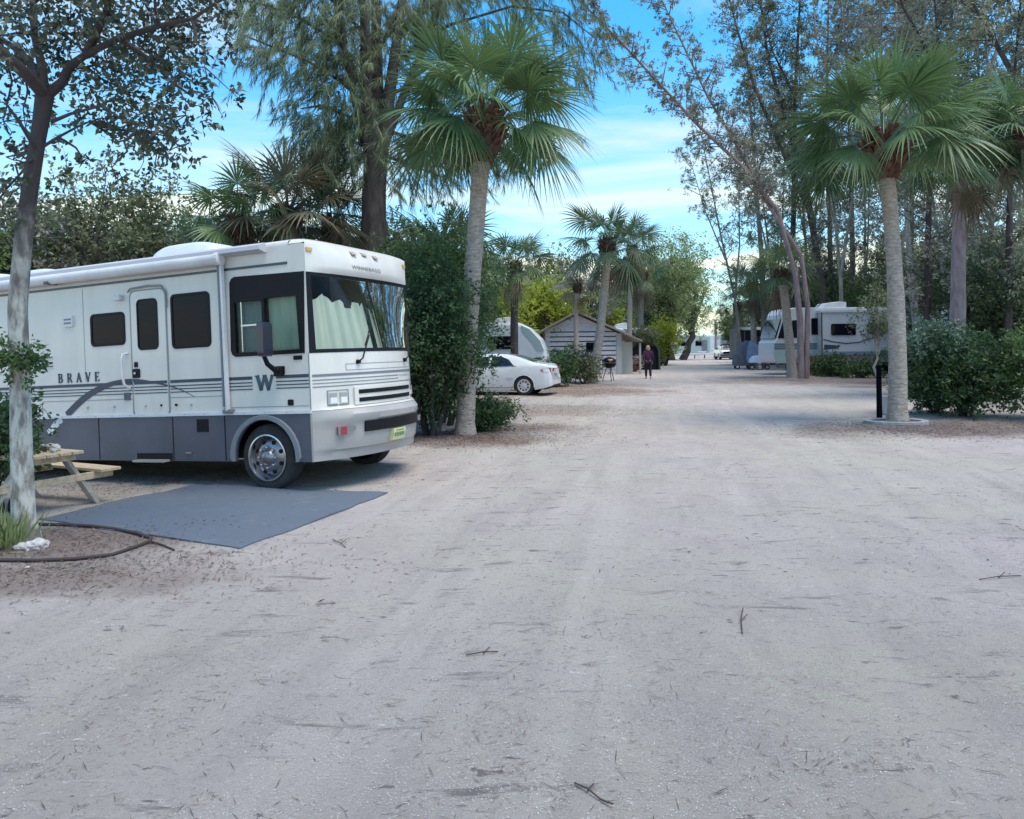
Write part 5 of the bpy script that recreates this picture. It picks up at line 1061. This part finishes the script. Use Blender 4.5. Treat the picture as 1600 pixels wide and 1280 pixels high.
for x,y,hh,rx,mt,lab in ((888,598,.95,1.25,L_DARK,'dark shrub in front of the shed, left of the leaning palm'),(868,604,.65,.8,L_DARK,'dark shrub right behind the boot of the white car'),(912,600,.6,.8,L_OLIVE,'olive shrub at the foot of the leaning palm'),(1052,552,.9,2.0,L_YEL,'sunlit yellow-green bush spilling at the left road edge far away'),(752,598,1.45,1.3,L_MID,'green flowering shrub beyond the bonnet of the white car'),(860,585,1.1,1.2,L_OLIVE,'feathery olive shrub between the white trailer and the shed')):
    broad(GG(x,y), hh, (rx,.9,hh*.85), 1, 30, 120, .12, .055, .04, mt, low=.06, stems=3, shell=.1, crad=.45, label=lab, cat='bush', name='bush', gap=0)
# kettle grill with a yellow cloth, flower pots
p = GG(952,595); o = empty('kettle_grill', p, 0, 'black kettle grill with a bright yellow thing on it beside the leaning palm', 'grill')
B().lathe([(0,.05),(.06,.25),(.16,.33),(.26,.34)], (0,0,.62), (0,0,1), 20).build('bowl', BLACK, o, smooth=60); B().lathe([(0,.345),(.10,.33),(.22,.22),(.28,.05)], (0,0,.90), (0,0,1), 20).build('lid', BLACK, o, smooth=60)
for a in (40,160,280): B().tube([(.12*math.cos(R(a)),.12*math.sin(R(a)),.68),(.34*math.cos(R(a)),.34*math.sin(R(a)),0)], .018, 6).build('leg', BLACK, o)
b = B(); b.lathe([(0,.06),(.05,.13),(.09,.10)], (.02,-.30,.98), (0,0,1), 10); b.lathe([(0,.03),(.05,.04)], (.0,-.31,.90), (0,0,1), 8); b.build('yellow_cloth', mat('yellow_bright',(.80,.50,.06),.6), o, smooth=60)
FL = leafmat('petals_pink', (.50,.22,.20), (.80,.62,.55), trans=.3)
for x,y,s,lab in ((972,582,.5,'pink and white flowers in a dark red planter left of the thin palm'),(990,581,.5,'pale pink flowering plant right of the thin palm trunk')):
    p = GG(x,y); o = empty('potted_flowers', p, 0, lab, 'flower pot', 'flower pots by the shed'); B().lathe([(0,.22),(.30,.32),(.34,.30)], (0,0,0), (0,0,1), 16).build('pot', mat('pot_red',(.12,.025,.03),.6), o, smooth=50)
    c_ = Crown(); c_.cluster((0,0,.62), 1.0*s*1.2, 420, .09, .07, tb=.6); c_.build('flowers', FL, o); c_ = Crown(); c_.cluster((0,0,.45), .9*s, 160, .12, .05, tb=.3); c_.build('leaves', L_MID, o)

# ------------------------------------------------------------------ right-hand motorhome
YR = 42.; pr = W(1200,590,YR); sc = YR/FPX
RW = mat('coach_white', (.62,.62,.65), .35, (.54,.55,.58), 1.2); TEALB = mat('coach_teal', (.36,.47,.50), .35); NAVY = mat('coach_navy', (.04,.06,.12), .4)
o = empty('motorhome', (pr[0],YR,.0), R(2), 'cream and teal motorhome with slide-out, side-on behind the reddish pine trunks', 'motorhome'); rz_ = .62
zt = 3.62
bo = coach(o, 9, 2.4, [(.12,.62),(9.5,.62),(9.5,zt),(.95,zt),(.62,zt-.08),(.42,zt-.35),(.38,zt-.6),(.06,1.95),(-.08,1.75),(-.12,1.0),(-.02,.72)], RW, wheels=(1.9,7.2), wr=.46, rr_=.05)
q = lambda a,z,d: (a, -1.2-d, z)
B().plate([(-.12,1.0),(-.02,.74),(2.2,.64),(2.2,1.28),(-.10,1.28)], [], q, 0, .015).build('lower_panel', TEALB, bo)
B().plate([(-.10,1.35),(2.25,1.35),(2.25,1.72),(-.09,1.72)], [], q, 0, .015).build('belt_panel', mat('coach_greyteal',(.26,.33,.36),.35), bo)
for z in (1.42,1.54,1.64): B().plate([(-.08,z),(2.25,z),(2.25,z+.035),(-.08,z+.035)], [], q, .014, .022).build('stripe', NAVY, bo)
for z in (1.0,): B().plate([(.5,z),(.95,z),(.95,z+.2),(.5,z+.2)], [], q, .014, .025).build('vent', mat('vent_teal',(.15,.25,.27),.4), bo)
# windscreen seen edge-on plus side glass
b = B(); b.add([(.03,-1.1,1.95),(.60,-1.1,3.0),(.60,1.1,3.0),(.03,1.1,1.95)],[(0,1,2,3)]); 
B().add([(-.02,-1.08,2.0),(.30,-1.08,3.02),(.30,1.08,3.02),(-.02,1.08,2.0),(.05,-1.08,2.0),(.37,-1.08,3.02),(.37,1.08,3.02),(.05,1.08,2.0)],[(0,1,2,3),(0,4,5,1),(3,2,6,7),(1,5,6,2),(0,3,7,4)]).build('windscreen', CGL, bo); B().plate([(.10,1.98),(.42,3.0),(.74,3.0),(.50,1.98)], [], q, -.01, .02).build('windscreen', CGL, bo); B().plate([(.66,2.0),(.92,2.95),(1.36,2.95),(1.36,2.0)], [], q, -.01, .018).build('cab_window', CGL, bo)
B().tube([(.62,-1.25,3.2),(.50,-1.5,3.05),(.52,-1.55,2.6),(.72,-1.45,2.25)], .045, 8).build('mirror', RW, bo, smooth=60)
swin(bo,1.95,2.45,2.15,3.05,-1.2,-1)
# slide-out
so_ = B().plate([(2.30,1.05),(6.6,1.05),(6.6,3.35),(2.30,3.35)], [], q, 0, .55).build('slide_out', RW, o, bevel=.03)
q2 = lambda a,z,d: (a, -1.75-d, z)
B().plate([(2.22,3.33),(6.7,3.33),(6.7,3.45),(2.22,3.45)], [], q, 0, .60).build('slide_topper', WHITE2, so_); B().plate([(2.27,1.0),(2.31,1.0),(2.31,3.34),(2.27,3.34)], [], q, .50, .57).build('slide_seal', mat('seal_brown',(.10,.06,.05),.6), so_)
swin(so_,2.78,4.12,2.10,2.72,-1.75,-1); swin(so_,4.75,5.95,2.15,2.75,-1.75,-1)
b = B(); pts = [(2.36,1.86),(2.9,1.72),(3.6,1.63),(4.3,1.68),(4.9,1.88),(5.5,2.15)]
for (a,c),(d,e) in zip(pts[:-1],pts[1:]): b.plate([(a,c),(d,e),(d,e+.06),(a,c+.06)], [], q2, 0, .012)
b.build('swoosh', NAVY, so_); B().plate([(2.4,1.35),(3.1,1.40),(3.3,1.55),(2.4,1.62)], [], q2, 0, .012).build('swoosh', NAVY, so_); B().plate([(2.4,1.06),(6.5,1.06),(6.5,1.2),(2.4,1.25)], [], q2, 0, .012).build('lower_panel', mat('coach_blue',(.20,.27,.38),.4), so_)
acunit(o,3.55,0,zt,1.45,.9,.36); B().tube([(2.7,0,zt),(3.1,0,zt+.32)], .02, 6).build('antenna', BLACK, o)
B().plate([(1.62,.64),(2.15,.64),(2.15,1.0),(1.62,1.0)], [], q, .014, .02).build('wheel_recess', BLACK, bo)
# second white rig behind the rosy trunk
p = W(1478,590,36.); o = empty('parked_trailer', (p[0]+1.2,p[1],0), R(3), 'pale trailer roof end showing left of the rosy palm trunk', 'trailer'); bo = coach(o,6,2.3,[(-1.9,.5),(5,.5),(5,3.25),(-1.2,3.25),(-1.75,3.0),(-1.95,2.2)], CW, wheels=(.9,1.7), wr=.34); acunit(o,-.7,0,3.25,1.1,.8,.2); swin(bo,.2,1.4,1.7,2.4,-1.15,-1)

# ------------------------------------------------------------------ black post, kerb ring, white box
p = GG(1374,652); o = B().tube([(0,0,0),(0,0,.45),(0,0,1.18)], [.062,.058,.056], 12, rough=.06).build('post', mat('post_black',(.006,.005,.008),.9,spec=.05), loc=p, smooth=50); tag(o, 'plain black post standing left of the near right palm', 'post')
pc = GG(1400,661); o = empty('kerb_ring', pc, 0, 'white concrete kerb ring around the foot of the near right palm', 'kerb'); b = B(); n = 40; CONC = mat('concrete_white', (.42,.40,.42), .9, (.25,.235,.24), 9, bump=.4)
v = []; f = []
for i in range(n):
    a = 2*math.pi*i/n; 
    for r_, z in ((.64,-.02),(.64,.065),(.57,.075),(.50,.065),(.50,-.02)): v.append((math.cos(a)*r_*1.0, math.sin(a)*r_*.8, z))
for i in range(n):
    for j in range(4): f.append((i*5+j, ((i+1)%n)*5+j, ((i+1)%n)*5+j+1, i*5+j+1))
b.add(v, f); b.build('kerb', CONC, o, smooth=40); c_ = B(); c_.lathe([(0,.55),(.04,.53),(.07,.3),(.08,.01)], (0,0,-.02), (0,0,1), 20); c_.build('soil', mat('soil_brown',(.12,.085,.075),.95,(.2,.15,.13),20,bump=.5), o)
p = GG(1385,648); o = B().bx(-.12,.12,-.1,.1,0,.42).bx(-.135,.135,-.115,.115,.40,.44).build('utility_box', mat('box_white',(.55,.52,.55),.5), loc=p+np.array([.06,.05,0]), bevel=.01); tag(o, 'small white utility box between the black post and the near right palm', 'utility box')

# ------------------------------------------------------------------ covered cart and covered tricycle
CG = mat('cover_grey', (.13,.135,.165), .7, (.09,.09,.12), 4); CB = mat('cover_blue', (.16,.21,.33), .65, (.11,.15,.26), 4); CL2 = mat('cover_pale', (.45,.50,.62), .7)
def cover(root, prof_, hwf, m, name='cover', n=28, fold=.05, bot=.24):
    """draped cover: side profile (x, z) outline sampled, width function of height"""
    b = B(); K = len(prof_); P_ = np.array(prof_, float); cx = P_[:,0].mean()
    def fn(i, s):
        i = min(i, K-1); x, z = P_[int(i)]; a = s*math.pi; hw_ = hwf(x, z); 
        return x, z, hw_
    v = []; rows = []
    xs_ = np.linspace(P_[:,0].min(), P_[:,0].max(), 22); top = lambda x: np.interp(x, *zip(*sorted(prof_)))
    for x in xs_:
        zt_ = top(x); row = []
        for k in range(17):
            t_ = -1+2*k/16; e = abs(t_); z = zt_*(1-e**3*.93) if e > .0 else zt_; y = hwf(x)*math.copysign(min(1,e**.6*1.0), t_)*(1+fold*math.sin(x*17+k)); row.append((x+.02*math.sin(k*2+x*9), y, max(bot,z)))
        rows.append(row)
    for r_ in rows: v += r_
    f = [(i*17+k, i*17+k+1, (i+1)*17+k+1, (i+1)*17+k) for i in range(21) for k in range(16)]; f.append(tuple(range(17))); f.append(tuple(21*17+k for k in range(16,-1,-1)))
    b.add(v, f); return b.build(name, m, root, smooth=55)
def wheel_s(root, x, y, r_, th=.09, spoke=False):
    if spoke:
        b = B(); n = 28; b.tube([(x+r_*math.cos(2*math.pi*i/n), y, r_+r_*math.sin(2*math.pi*i/n)) for i in range(n+1)], .024, 6, cap=False); o = b.build('wheel', TYRE, root)
        b = B()
        for i in range(12): a = 2*math.pi*i/12; b.tube([(x,y,r_),(x+r_*math.cos(a),y,r_+r_*math.sin(a))], .006, 4, cap=False)
        b.lathe([(-.03,.03),(.03,.03)], (x,y,r_), (0,1,0), 8); b.build('spokes', CHROME, o); return o
    o = B().lathe([(-th/2,r_*.8),(-th/2,r_),(th/2,r_),(th/2,r_*.8)], (x,y,r_), (0,1,0), 18).build('wheel', TYRE, root); B().lathe([(-th/2-.01,r_*.55),(th/2+.01,r_*.55)], (x,y,r_), (0,1,0), 14).build('rim', CHROME, o)
p = GG(1160,577); o = empty('covered_cart', p, R(-12), 'tall cart under a dark grey cover by the trailers, left of the blue tricycle', 'cart')
cover(o, [(-.62,.95),(-.5,1.15),(-.1,1.75),(.35,1.95),(.6,1.7),(.68,1.2)], lambda x: .55, CG); wheel_s(o,-.35,-.45,.17); wheel_s(o,.45,-.45,.17); wheel_s(o,-.35,.45,.17); wheel_s(o,.45,.45,.17)
p = GG(1184,578); o = empty('covered_tricycle', p, R(-8), 'tricycle under a blue cover with a pale front basket cover and one spoked wheel showing', 'tricycle')
cover(o, [(-.68,1.0),(-.5,1.9),(-.35,1.85),(0,1.62),(.45,1.35),(.75,1.05)], lambda x: .42, CB, bot=.62); b = cover(o, [(-.62,.6),(-.4,.85),(-.1,.88),(.3,.85),(.42,.55)], lambda x: .5, CL2, 'basket_cover', bot=.42); b.location = (.0,-.25,.05)
wheel_s(o,.05,-.62,.33,spoke=True); wheel_s(o,-.45,-.5,.17); wheel_s(o,.5,-.5,.17)
# dark awning rig behind them
p = W(1182,575,62.); o = empty('dark_trailer', (p[0],p[1],0), 0, 'dark trailer with a long flat awning behind the covered tricycle', 'trailer')
bo = coach(o,6,2.2,[(-1.9,.45),(3.2,.45),(3.2,2.9),(-1.9,2.9)], mat('trailer_dark',(.06,.06,.09),.5), wheels=(1.,), wr=.34); B().add([(-2.0,-1.1,3.0),(3.2,-1.1,3.0),(3.2,-3.2,2.75),(-2.0,-3.2,2.75),(-2.0,-1.1,3.06),(3.2,-1.1,3.06),(3.2,-3.2,2.81),(-2.0,-3.2,2.81)],[(0,3,2,1),(4,5,6,7),(0,1,5,4),(1,2,6,5),(2,3,7,6),(3,0,4,7)]).build('awning', mat('awning_teal',(.24,.31,.30),.6), o)
for x in (-1.9,3.1): B().tube([(x,-3.1,0),(x,-3.1,2.78)], .03, 6).build('awning_post', STRIPEG, o)
swin(bo,.2,1.1,1.6,2.4,-1.1,-1); B().plate([(-.5,.6),(-.05,.6),(-.05,2.3),(-.5,2.3)],[],lambda a,z,d:(a,-1.1-d,z),0,.02).build('door', STRIPEG, bo)

# ------------------------------------------------------------------ far road end: pickup facing us, barrier, white crate
YV = 84.; p = W(1132,560,YV); v_ = empty('parked_truck', (p[0]+.1,YV,0), R(-96), 'small white pickup facing the camera far down the road with a pod on its roof', 'pickup truck')
body, yv, TP, sp2 = car(v_, 4.6, ([-2.3,-2.25,-.6,-.55,-.2,.35,.75,1.1,1.9,2.2,2.3],[.6,1.08,1.10,1.15,1.68,1.70,1.60,1.15,1.06,.95,.6]), ([-2.4,2.4],[1.05,1.0]), ([-2.3,-2.2,2.0,2.25,2.3],[.88,.95,.95,.88,.8]), ([-2.3,2.3],[.36,.36]), None, .42, CARW, (-1.4,1.45), .36, spokes=6, segs=70)
b = B(); b.grid(lambda x,s: (x, s*.70, prof(x,TP)+.05), np.linspace(.62,1.08,6), np.linspace(-1,1,6)); b.build('windscreen', CGL, body)
B().bx(2.28,2.34,-.62,.62,.66,.92).build('grille', BLACK, body)
for s in (-1,1): B().bx(2.27,2.35,s*.78-.12,s*.78+.12,.72,.90).build('headlight', LENS, body); B().lathe([(0,.1),(.12,.12)], (.95,s*1.0,1.2), (0,s,0), 10).build('mirror', BLACK, body)
B().bx(2.25,2.42,-.92,.92,.42,.60).build('bumper', mat('bumper_dark',(.04,.04,.05),.5), body, bevel=.03); B().lathe([(0,.5),(.15,.55),(.32,.45),(.40,.1)], (-.1,0,1.74), (0,0,1), 16).build('roof_pod', WHITE2, v_, smooth=60)
o = empty('road_barrier', (W(1093,545,92)[0],92,0), 0, 'long low white rail barrier across the far end of the road', 'barrier')
B().bx(-1.9,1.9,-.04,.04,.42,.56).build('rail', WHITE2, o)
for x in (-1.8,-.6,.6,1.8): B().bx(x-.05,x+.05,-.05,.05,0,.42).build('post', BLACK, o)
p = GG(1097,556.5); o = B().bx(-.55,.55,-.3,.3,.06,.62).bx(-.62,.62,-.36,.36,.60,.70).bx(-.6,-.45,-.3,.3,0,.08).bx(.45,.6,-.3,.3,0,.08).build('crate', mat('crate_white',(.75,.75,.75),.5), loc=p, bevel=.02); tag(o, 'white crate standing in the road left of the far white pickup', 'crate')
for x, Y, w_, h_, m_, lab in ((1062,120,9,3.0,mat('far_teal',(.35,.45,.45),.6),'pale teal trailer at the far left of the road end'),(1105,150,12,3.2,CW,'white mobile home closing the far end of the road'),(1075,170,12,3.0,CW,'white mobile home beyond the teal trailer')):
    p = W(x,560,Y); o = empty('mobile_home', (p[0],p[1],0), R(3), lab, 'mobile home', 'rigs at the road end'); bo = coach(o,w_,3,[(-w_/2,.4),(w_/2,.4),(w_/2,h_),(0,h_+.35),(-w_/2,h_)], m_, wheels=(), wr=.3)
    for k in range(3): swin(bo,-w_/2+1+k*w_/3.2,-w_/2+2.2+k*w_/3.2,1.5,2.3,-1.5,-1)
    B().bx(w_/2-1.4,w_/2-.5,-1.53,-1.5,.5,2.4).build('door', STRIPEG, bo)

# ------------------------------------------------------------------ the walking person
p = GG(1013,592); Pn = empty('person', p, 0, 'person in dark clothes with light hair walking away up the sandy road', 'person')
Hh = 1.68
J = {'pelvis':(0,0,.92),'spine':(0,.01,1.08),'chest':(0,0,1.26),'neck0':(0,-.01,1.42),'neck':(0,.0,1.48),'head':(0,.01,1.57),'crown':(0,.01,1.66)}
V = []; E = []; RD = []
def jv(p_, r_, par=None):
    V.append(p_); RD.append(r_ if isinstance(r_, tuple) else (r_,r_)); i = len(V)-1
    if par is not None: E.append((par, i))
    return i
pel = jv((0,0,.93),(.155,.11)); sp1 = jv((0,.01,1.08),(.135,.10),pel); ch = jv((0,0,1.27),(.165,.11),sp1); nk0 = jv((0,-.01,1.40),(.08,.07),ch); nk = jv((0,0,1.47),(.052,.055),nk0); hd_ = jv((0,.01,1.57),(.078,.092),nk); cr0 = jv((0,.0,1.655),(.05,.06),hd_)
for s, ph in ((-1,1),(1,-1)):
    hip = jv((s*.095,0,.86),.092,pel); kn = jv((s*.095,.05*ph+.03,.49),.058,hip); an = jv((s*.09,.13*ph-.02,.10 if ph>0 else .09),.040,kn); he = jv((s*.09,.13*ph-.05,.045),.038,an); to_ = jv((s*.10,.13*ph+.13,.035),.032,he)
    shd = jv((s*.185,-.01,1.36),.060,ch); el = jv((s*.235,-.06*ph-.02,1.09),.042,shd); wr_ = jv((s*.235,-.13*ph+.05,.86),.028,el); pm = jv((s*.235,-.14*ph+.06,.80),.028,wr_)
    for k in range(4): f1 = jv((s*(.235),-.14*ph+.035+k*.018,.745+.004*k),.010,pm); jv((s*.225,-.14*ph+.045+k*.018,.705+.006*abs(k-1)),.008,f1)
    th = jv((s*.215,-.14*ph+.095,.78),.011,pm); jv((s*.21,-.14*ph+.105,.745),.009,th)
me = bpy.data.meshes.new('body'); me.from_pydata(V, E, []); bo = bpy.data.objects.new('body', me); C.objects.link(bo); bo.parent = Pn
sk_ = bo.modifiers.new('skin','SKIN'); 
for i, d in enumerate(me.skin_vertices[0].data): d.radius = RD[i]; d.use_root = (i == 0); 
sk_.use_smooth_shade = True; ss = bo.modifiers.new('sub','SUBSURF'); ss.levels = 1; ss.render_levels = 2
me.materials.append(mat('skin', (.42,.25,.18), .6))
def garment(vs, es, rs, name, m):
    me = bpy.data.meshes.new(name); me.from_pydata(vs, es, []); o = bpy.data.objects.new(name, me); C.objects.link(o); o.parent = Pn; s = o.modifiers.new('skin','SKIN'); s.use_smooth_shade = True
    for i, d in enumerate(me.skin_vertices[0].data): d.radius = rs[i]; d.use_root = (i == 0)
    q = o.modifiers.new('sub','SUBSURF'); q.levels = 1; q.render_levels = 2; me.materials.append(m); return o
garment([(0,0,.86),(0,.01,1.08),(0,0,1.27),(0,-.01,1.385),(-.185,-.01,1.36),(-.24,-.08,1.09),(-.235,-.09,.88),(.185,-.01,1.36),(.24,.04,1.09),(.235,.17,.88)], [(0,1),(1,2),(2,3),(2,4),(4,5),(5,6),(2,7),(7,8),(8,9)], [(.19,.145),(.165,.125),(.19,.13),(.10,.085),(.075,.075),(.06,.06),(.045,.045),(.075,.075),(.06,.06),(.045,.045)], 'jacket', mat('jacket_plum',(.07,.02,.055),.9))
garment([(0,0,.92),(-.095,0,.84),(-.095,.08,.49),(-.09,.11,.12),(.095,0,.84),(.095,-.02,.49),(.09,-.15,.12)], [(0,1),(1,2),(2,3),(0,4),(4,5),(5,6)], [(.175,.13),(.11,.11),(.078,.078),(.06,.06),(.11,.11),(.078,.078),(.06,.06)], 'trousers', mat('trousers_dark',(.02,.012,.022),.9))
c_ = B(); c_.grid(lambda a,k: (math.sin(a)*(.100+.02*k)*math.sin(min(1,.25+k)*math.pi*.62), .008-math.cos(a)*(.108+.02*k)*math.sin(min(1,.25+k)*math.pi*.62), 1.70-.24*k-.02*k*math.sin(a*7)), np.linspace(-2.1,2.1,20), np.linspace(0,1,8)); c_.build('hair', mat('hair_blond',(.45,.34,.22),.7,(.28,.20,.13),30), Pn, smooth=180)

# ------------------------------------------------------------------ litter and shell fragments on the sand
def scatter(n, ymin, ymax, fn_keep=None, pw=1.):
    y = ymin*(ymax/ymin)**(rng.uniform(0,1,n)**pw); x = rng.uniform(-.75,.75,n)*y*1.0; k = (x > xl(y)-3) & ~((y > 6.2) & (y < 9.6) & (x < -.8) & (x > -5.6)) & (x < xr(y)+3)
    if fn_keep is not None: k &= fn_keep(x,y)
    return x[k], y[k]
def litter(name, n, ymin, ymax, L, wd, m, lab, flat=.12, keep=None, tb=None, curl=0.):
    x, y = scatter(n, ymin, ymax, keep); z = ground_z(x, y)+.004; m_ = len(x); c = np.stack([x,y,z],1); a = rng.uniform(0,6.28,m_); d = np.stack([np.cos(a),np.sin(a),rng.uniform(0,flat,m_)],1)
    nr = np.tile(np.array([0,0,1.]),(m_,1))+rng.normal(size=(m_,3))*.25; V, F = leafquads(c, d, L*rng.uniform(.4,1.5,m_)**1.3, wd*rng.uniform(.6,1.3,m_), nr)
    o = mesh_np(name, V, F, m, None, rng.uniform(0,1,m_)); tag(o, lab, name.replace('_',' '), kind='stuff'); return o
def clumpy(th, sc=.8, sd=21): return lambda x,y: (vnoise(x*sc,y*sc,sd)*.6+vnoise(x*sc*3.3,y*sc*3.3,sd+1)*.4) > th
LIT = leafmat('litter_brown', (.05,.035,.03), (.17,.12,.10), trans=0, rough=.9); LIT2 = leafmat('shell_bits', (.42,.39,.38), (.62,.60,.58), trans=0, rough=.7); LIT3 = leafmat('pebble_dark', (.10,.09,.09), (.22,.20,.20), trans=0, rough=.9)
litter('leaf_litter', 3000, 5.5, 60, .05, .009, LIT, 'scattered dry needles and leaf scraps on the sandy road', keep=clumpy(.46))
litter('leaf_litter', 16000, 2.2, 30, .030, .0030, LIT, 'fine dry needles lying in drifts over the sand', keep=clumpy(.50,1.3,31))
litter('twig_litter', 1900, 2.4, 40, .075, .0035, leafmat('litter_dark',(.04,.03,.028),(.12,.095,.085),trans=0,rough=.9), 'thin dark casuarina twiglets scattered over the sand', keep=clumpy(.47,.9,61))
litter('shell_gravel', 80000, 2.1, 16, .0065, .003, LIT2, 'pale shell fragments strewn over the road', flat=.5, keep=clumpy(.42,.6,41))
litter('shell_gravel', 80000, 2.1, 18, .0065, .003, LIT3, 'dark grit strewn over the road', flat=.5, keep=clumpy(.42,.7,51))
# litter in the dirt areas
xx = []; 
for X, Y, rx, ry, s, red in DIRT:
    if Y < 45: n = int((2200 if X < 4 else 1100)*s*min(rx*ry,6)/max(1,Y/12)**1.2); xx.append(np.stack([X+rng.normal(size=n)*rx*.7, Y+rng.normal(size=n)*ry*.7],1))
xx = np.concatenate(xx); z = ground_z(xx[:,0],xx[:,1])+.006; m_ = len(xx); c = np.column_stack([xx,z+0]); a = rng.uniform(0,6.28,m_); d = np.stack([np.cos(a),np.sin(a),rng.uniform(0,.4,m_)],1); V, F = leafquads(c, d, .045*rng.uniform(.3,1.6,m_), .010, np.tile([0,0,1.],(m_,1))+rng.normal(size=(m_,3))*.4)
tag(mesh_np('leaf_litter', V, F, leafmat('litter_mulch',(.05,.03,.026),(.26,.18,.15),trans=0,rough=.9), None, rng.uniform(0,1,m_)), 'brown leaf and bark mulch under the trees at the road edges', 'leaf litter', kind='stuff')
# single fallen twigs
TW = mat('twig_dark', (.06,.045,.04), .9)
for k, (l, lab) in enumerate((([(898,1234),(918,1246),(938,1257),(958,1268)],'forked dark twig on the sand at the bottom centre'),([(728,1030),(755,1028),(778,1025)],'thin straight twig on the sand below the middle'),([(520,845),(532,853),(540,858)],'small curved twig on the sand near the blue mat corner'),([(1530,905),(1560,901),(1595,896)],'dry frond stalk lying on the sand at the right edge'),([(1160,995),(1158,975),(1161,955)],'little upright dark twig on the sand right of centre'),([(1320,668),(1345,664),(1366,672)],'dry brown stick beside the white kerb ring'))):
    o = B().tube([GG(x,y)+np.array([0,0,.008+.01*(i%2)]) for i,(x,y) in enumerate(l)], .0035, 5).tube([GG(*l[1])+np.array([0,0,.01]), GG(l[1][0]+10,l[1][1]-7)+np.array([0,0,.02])], .0035, 4).build('twig', TW); tag(o, lab, 'twig')
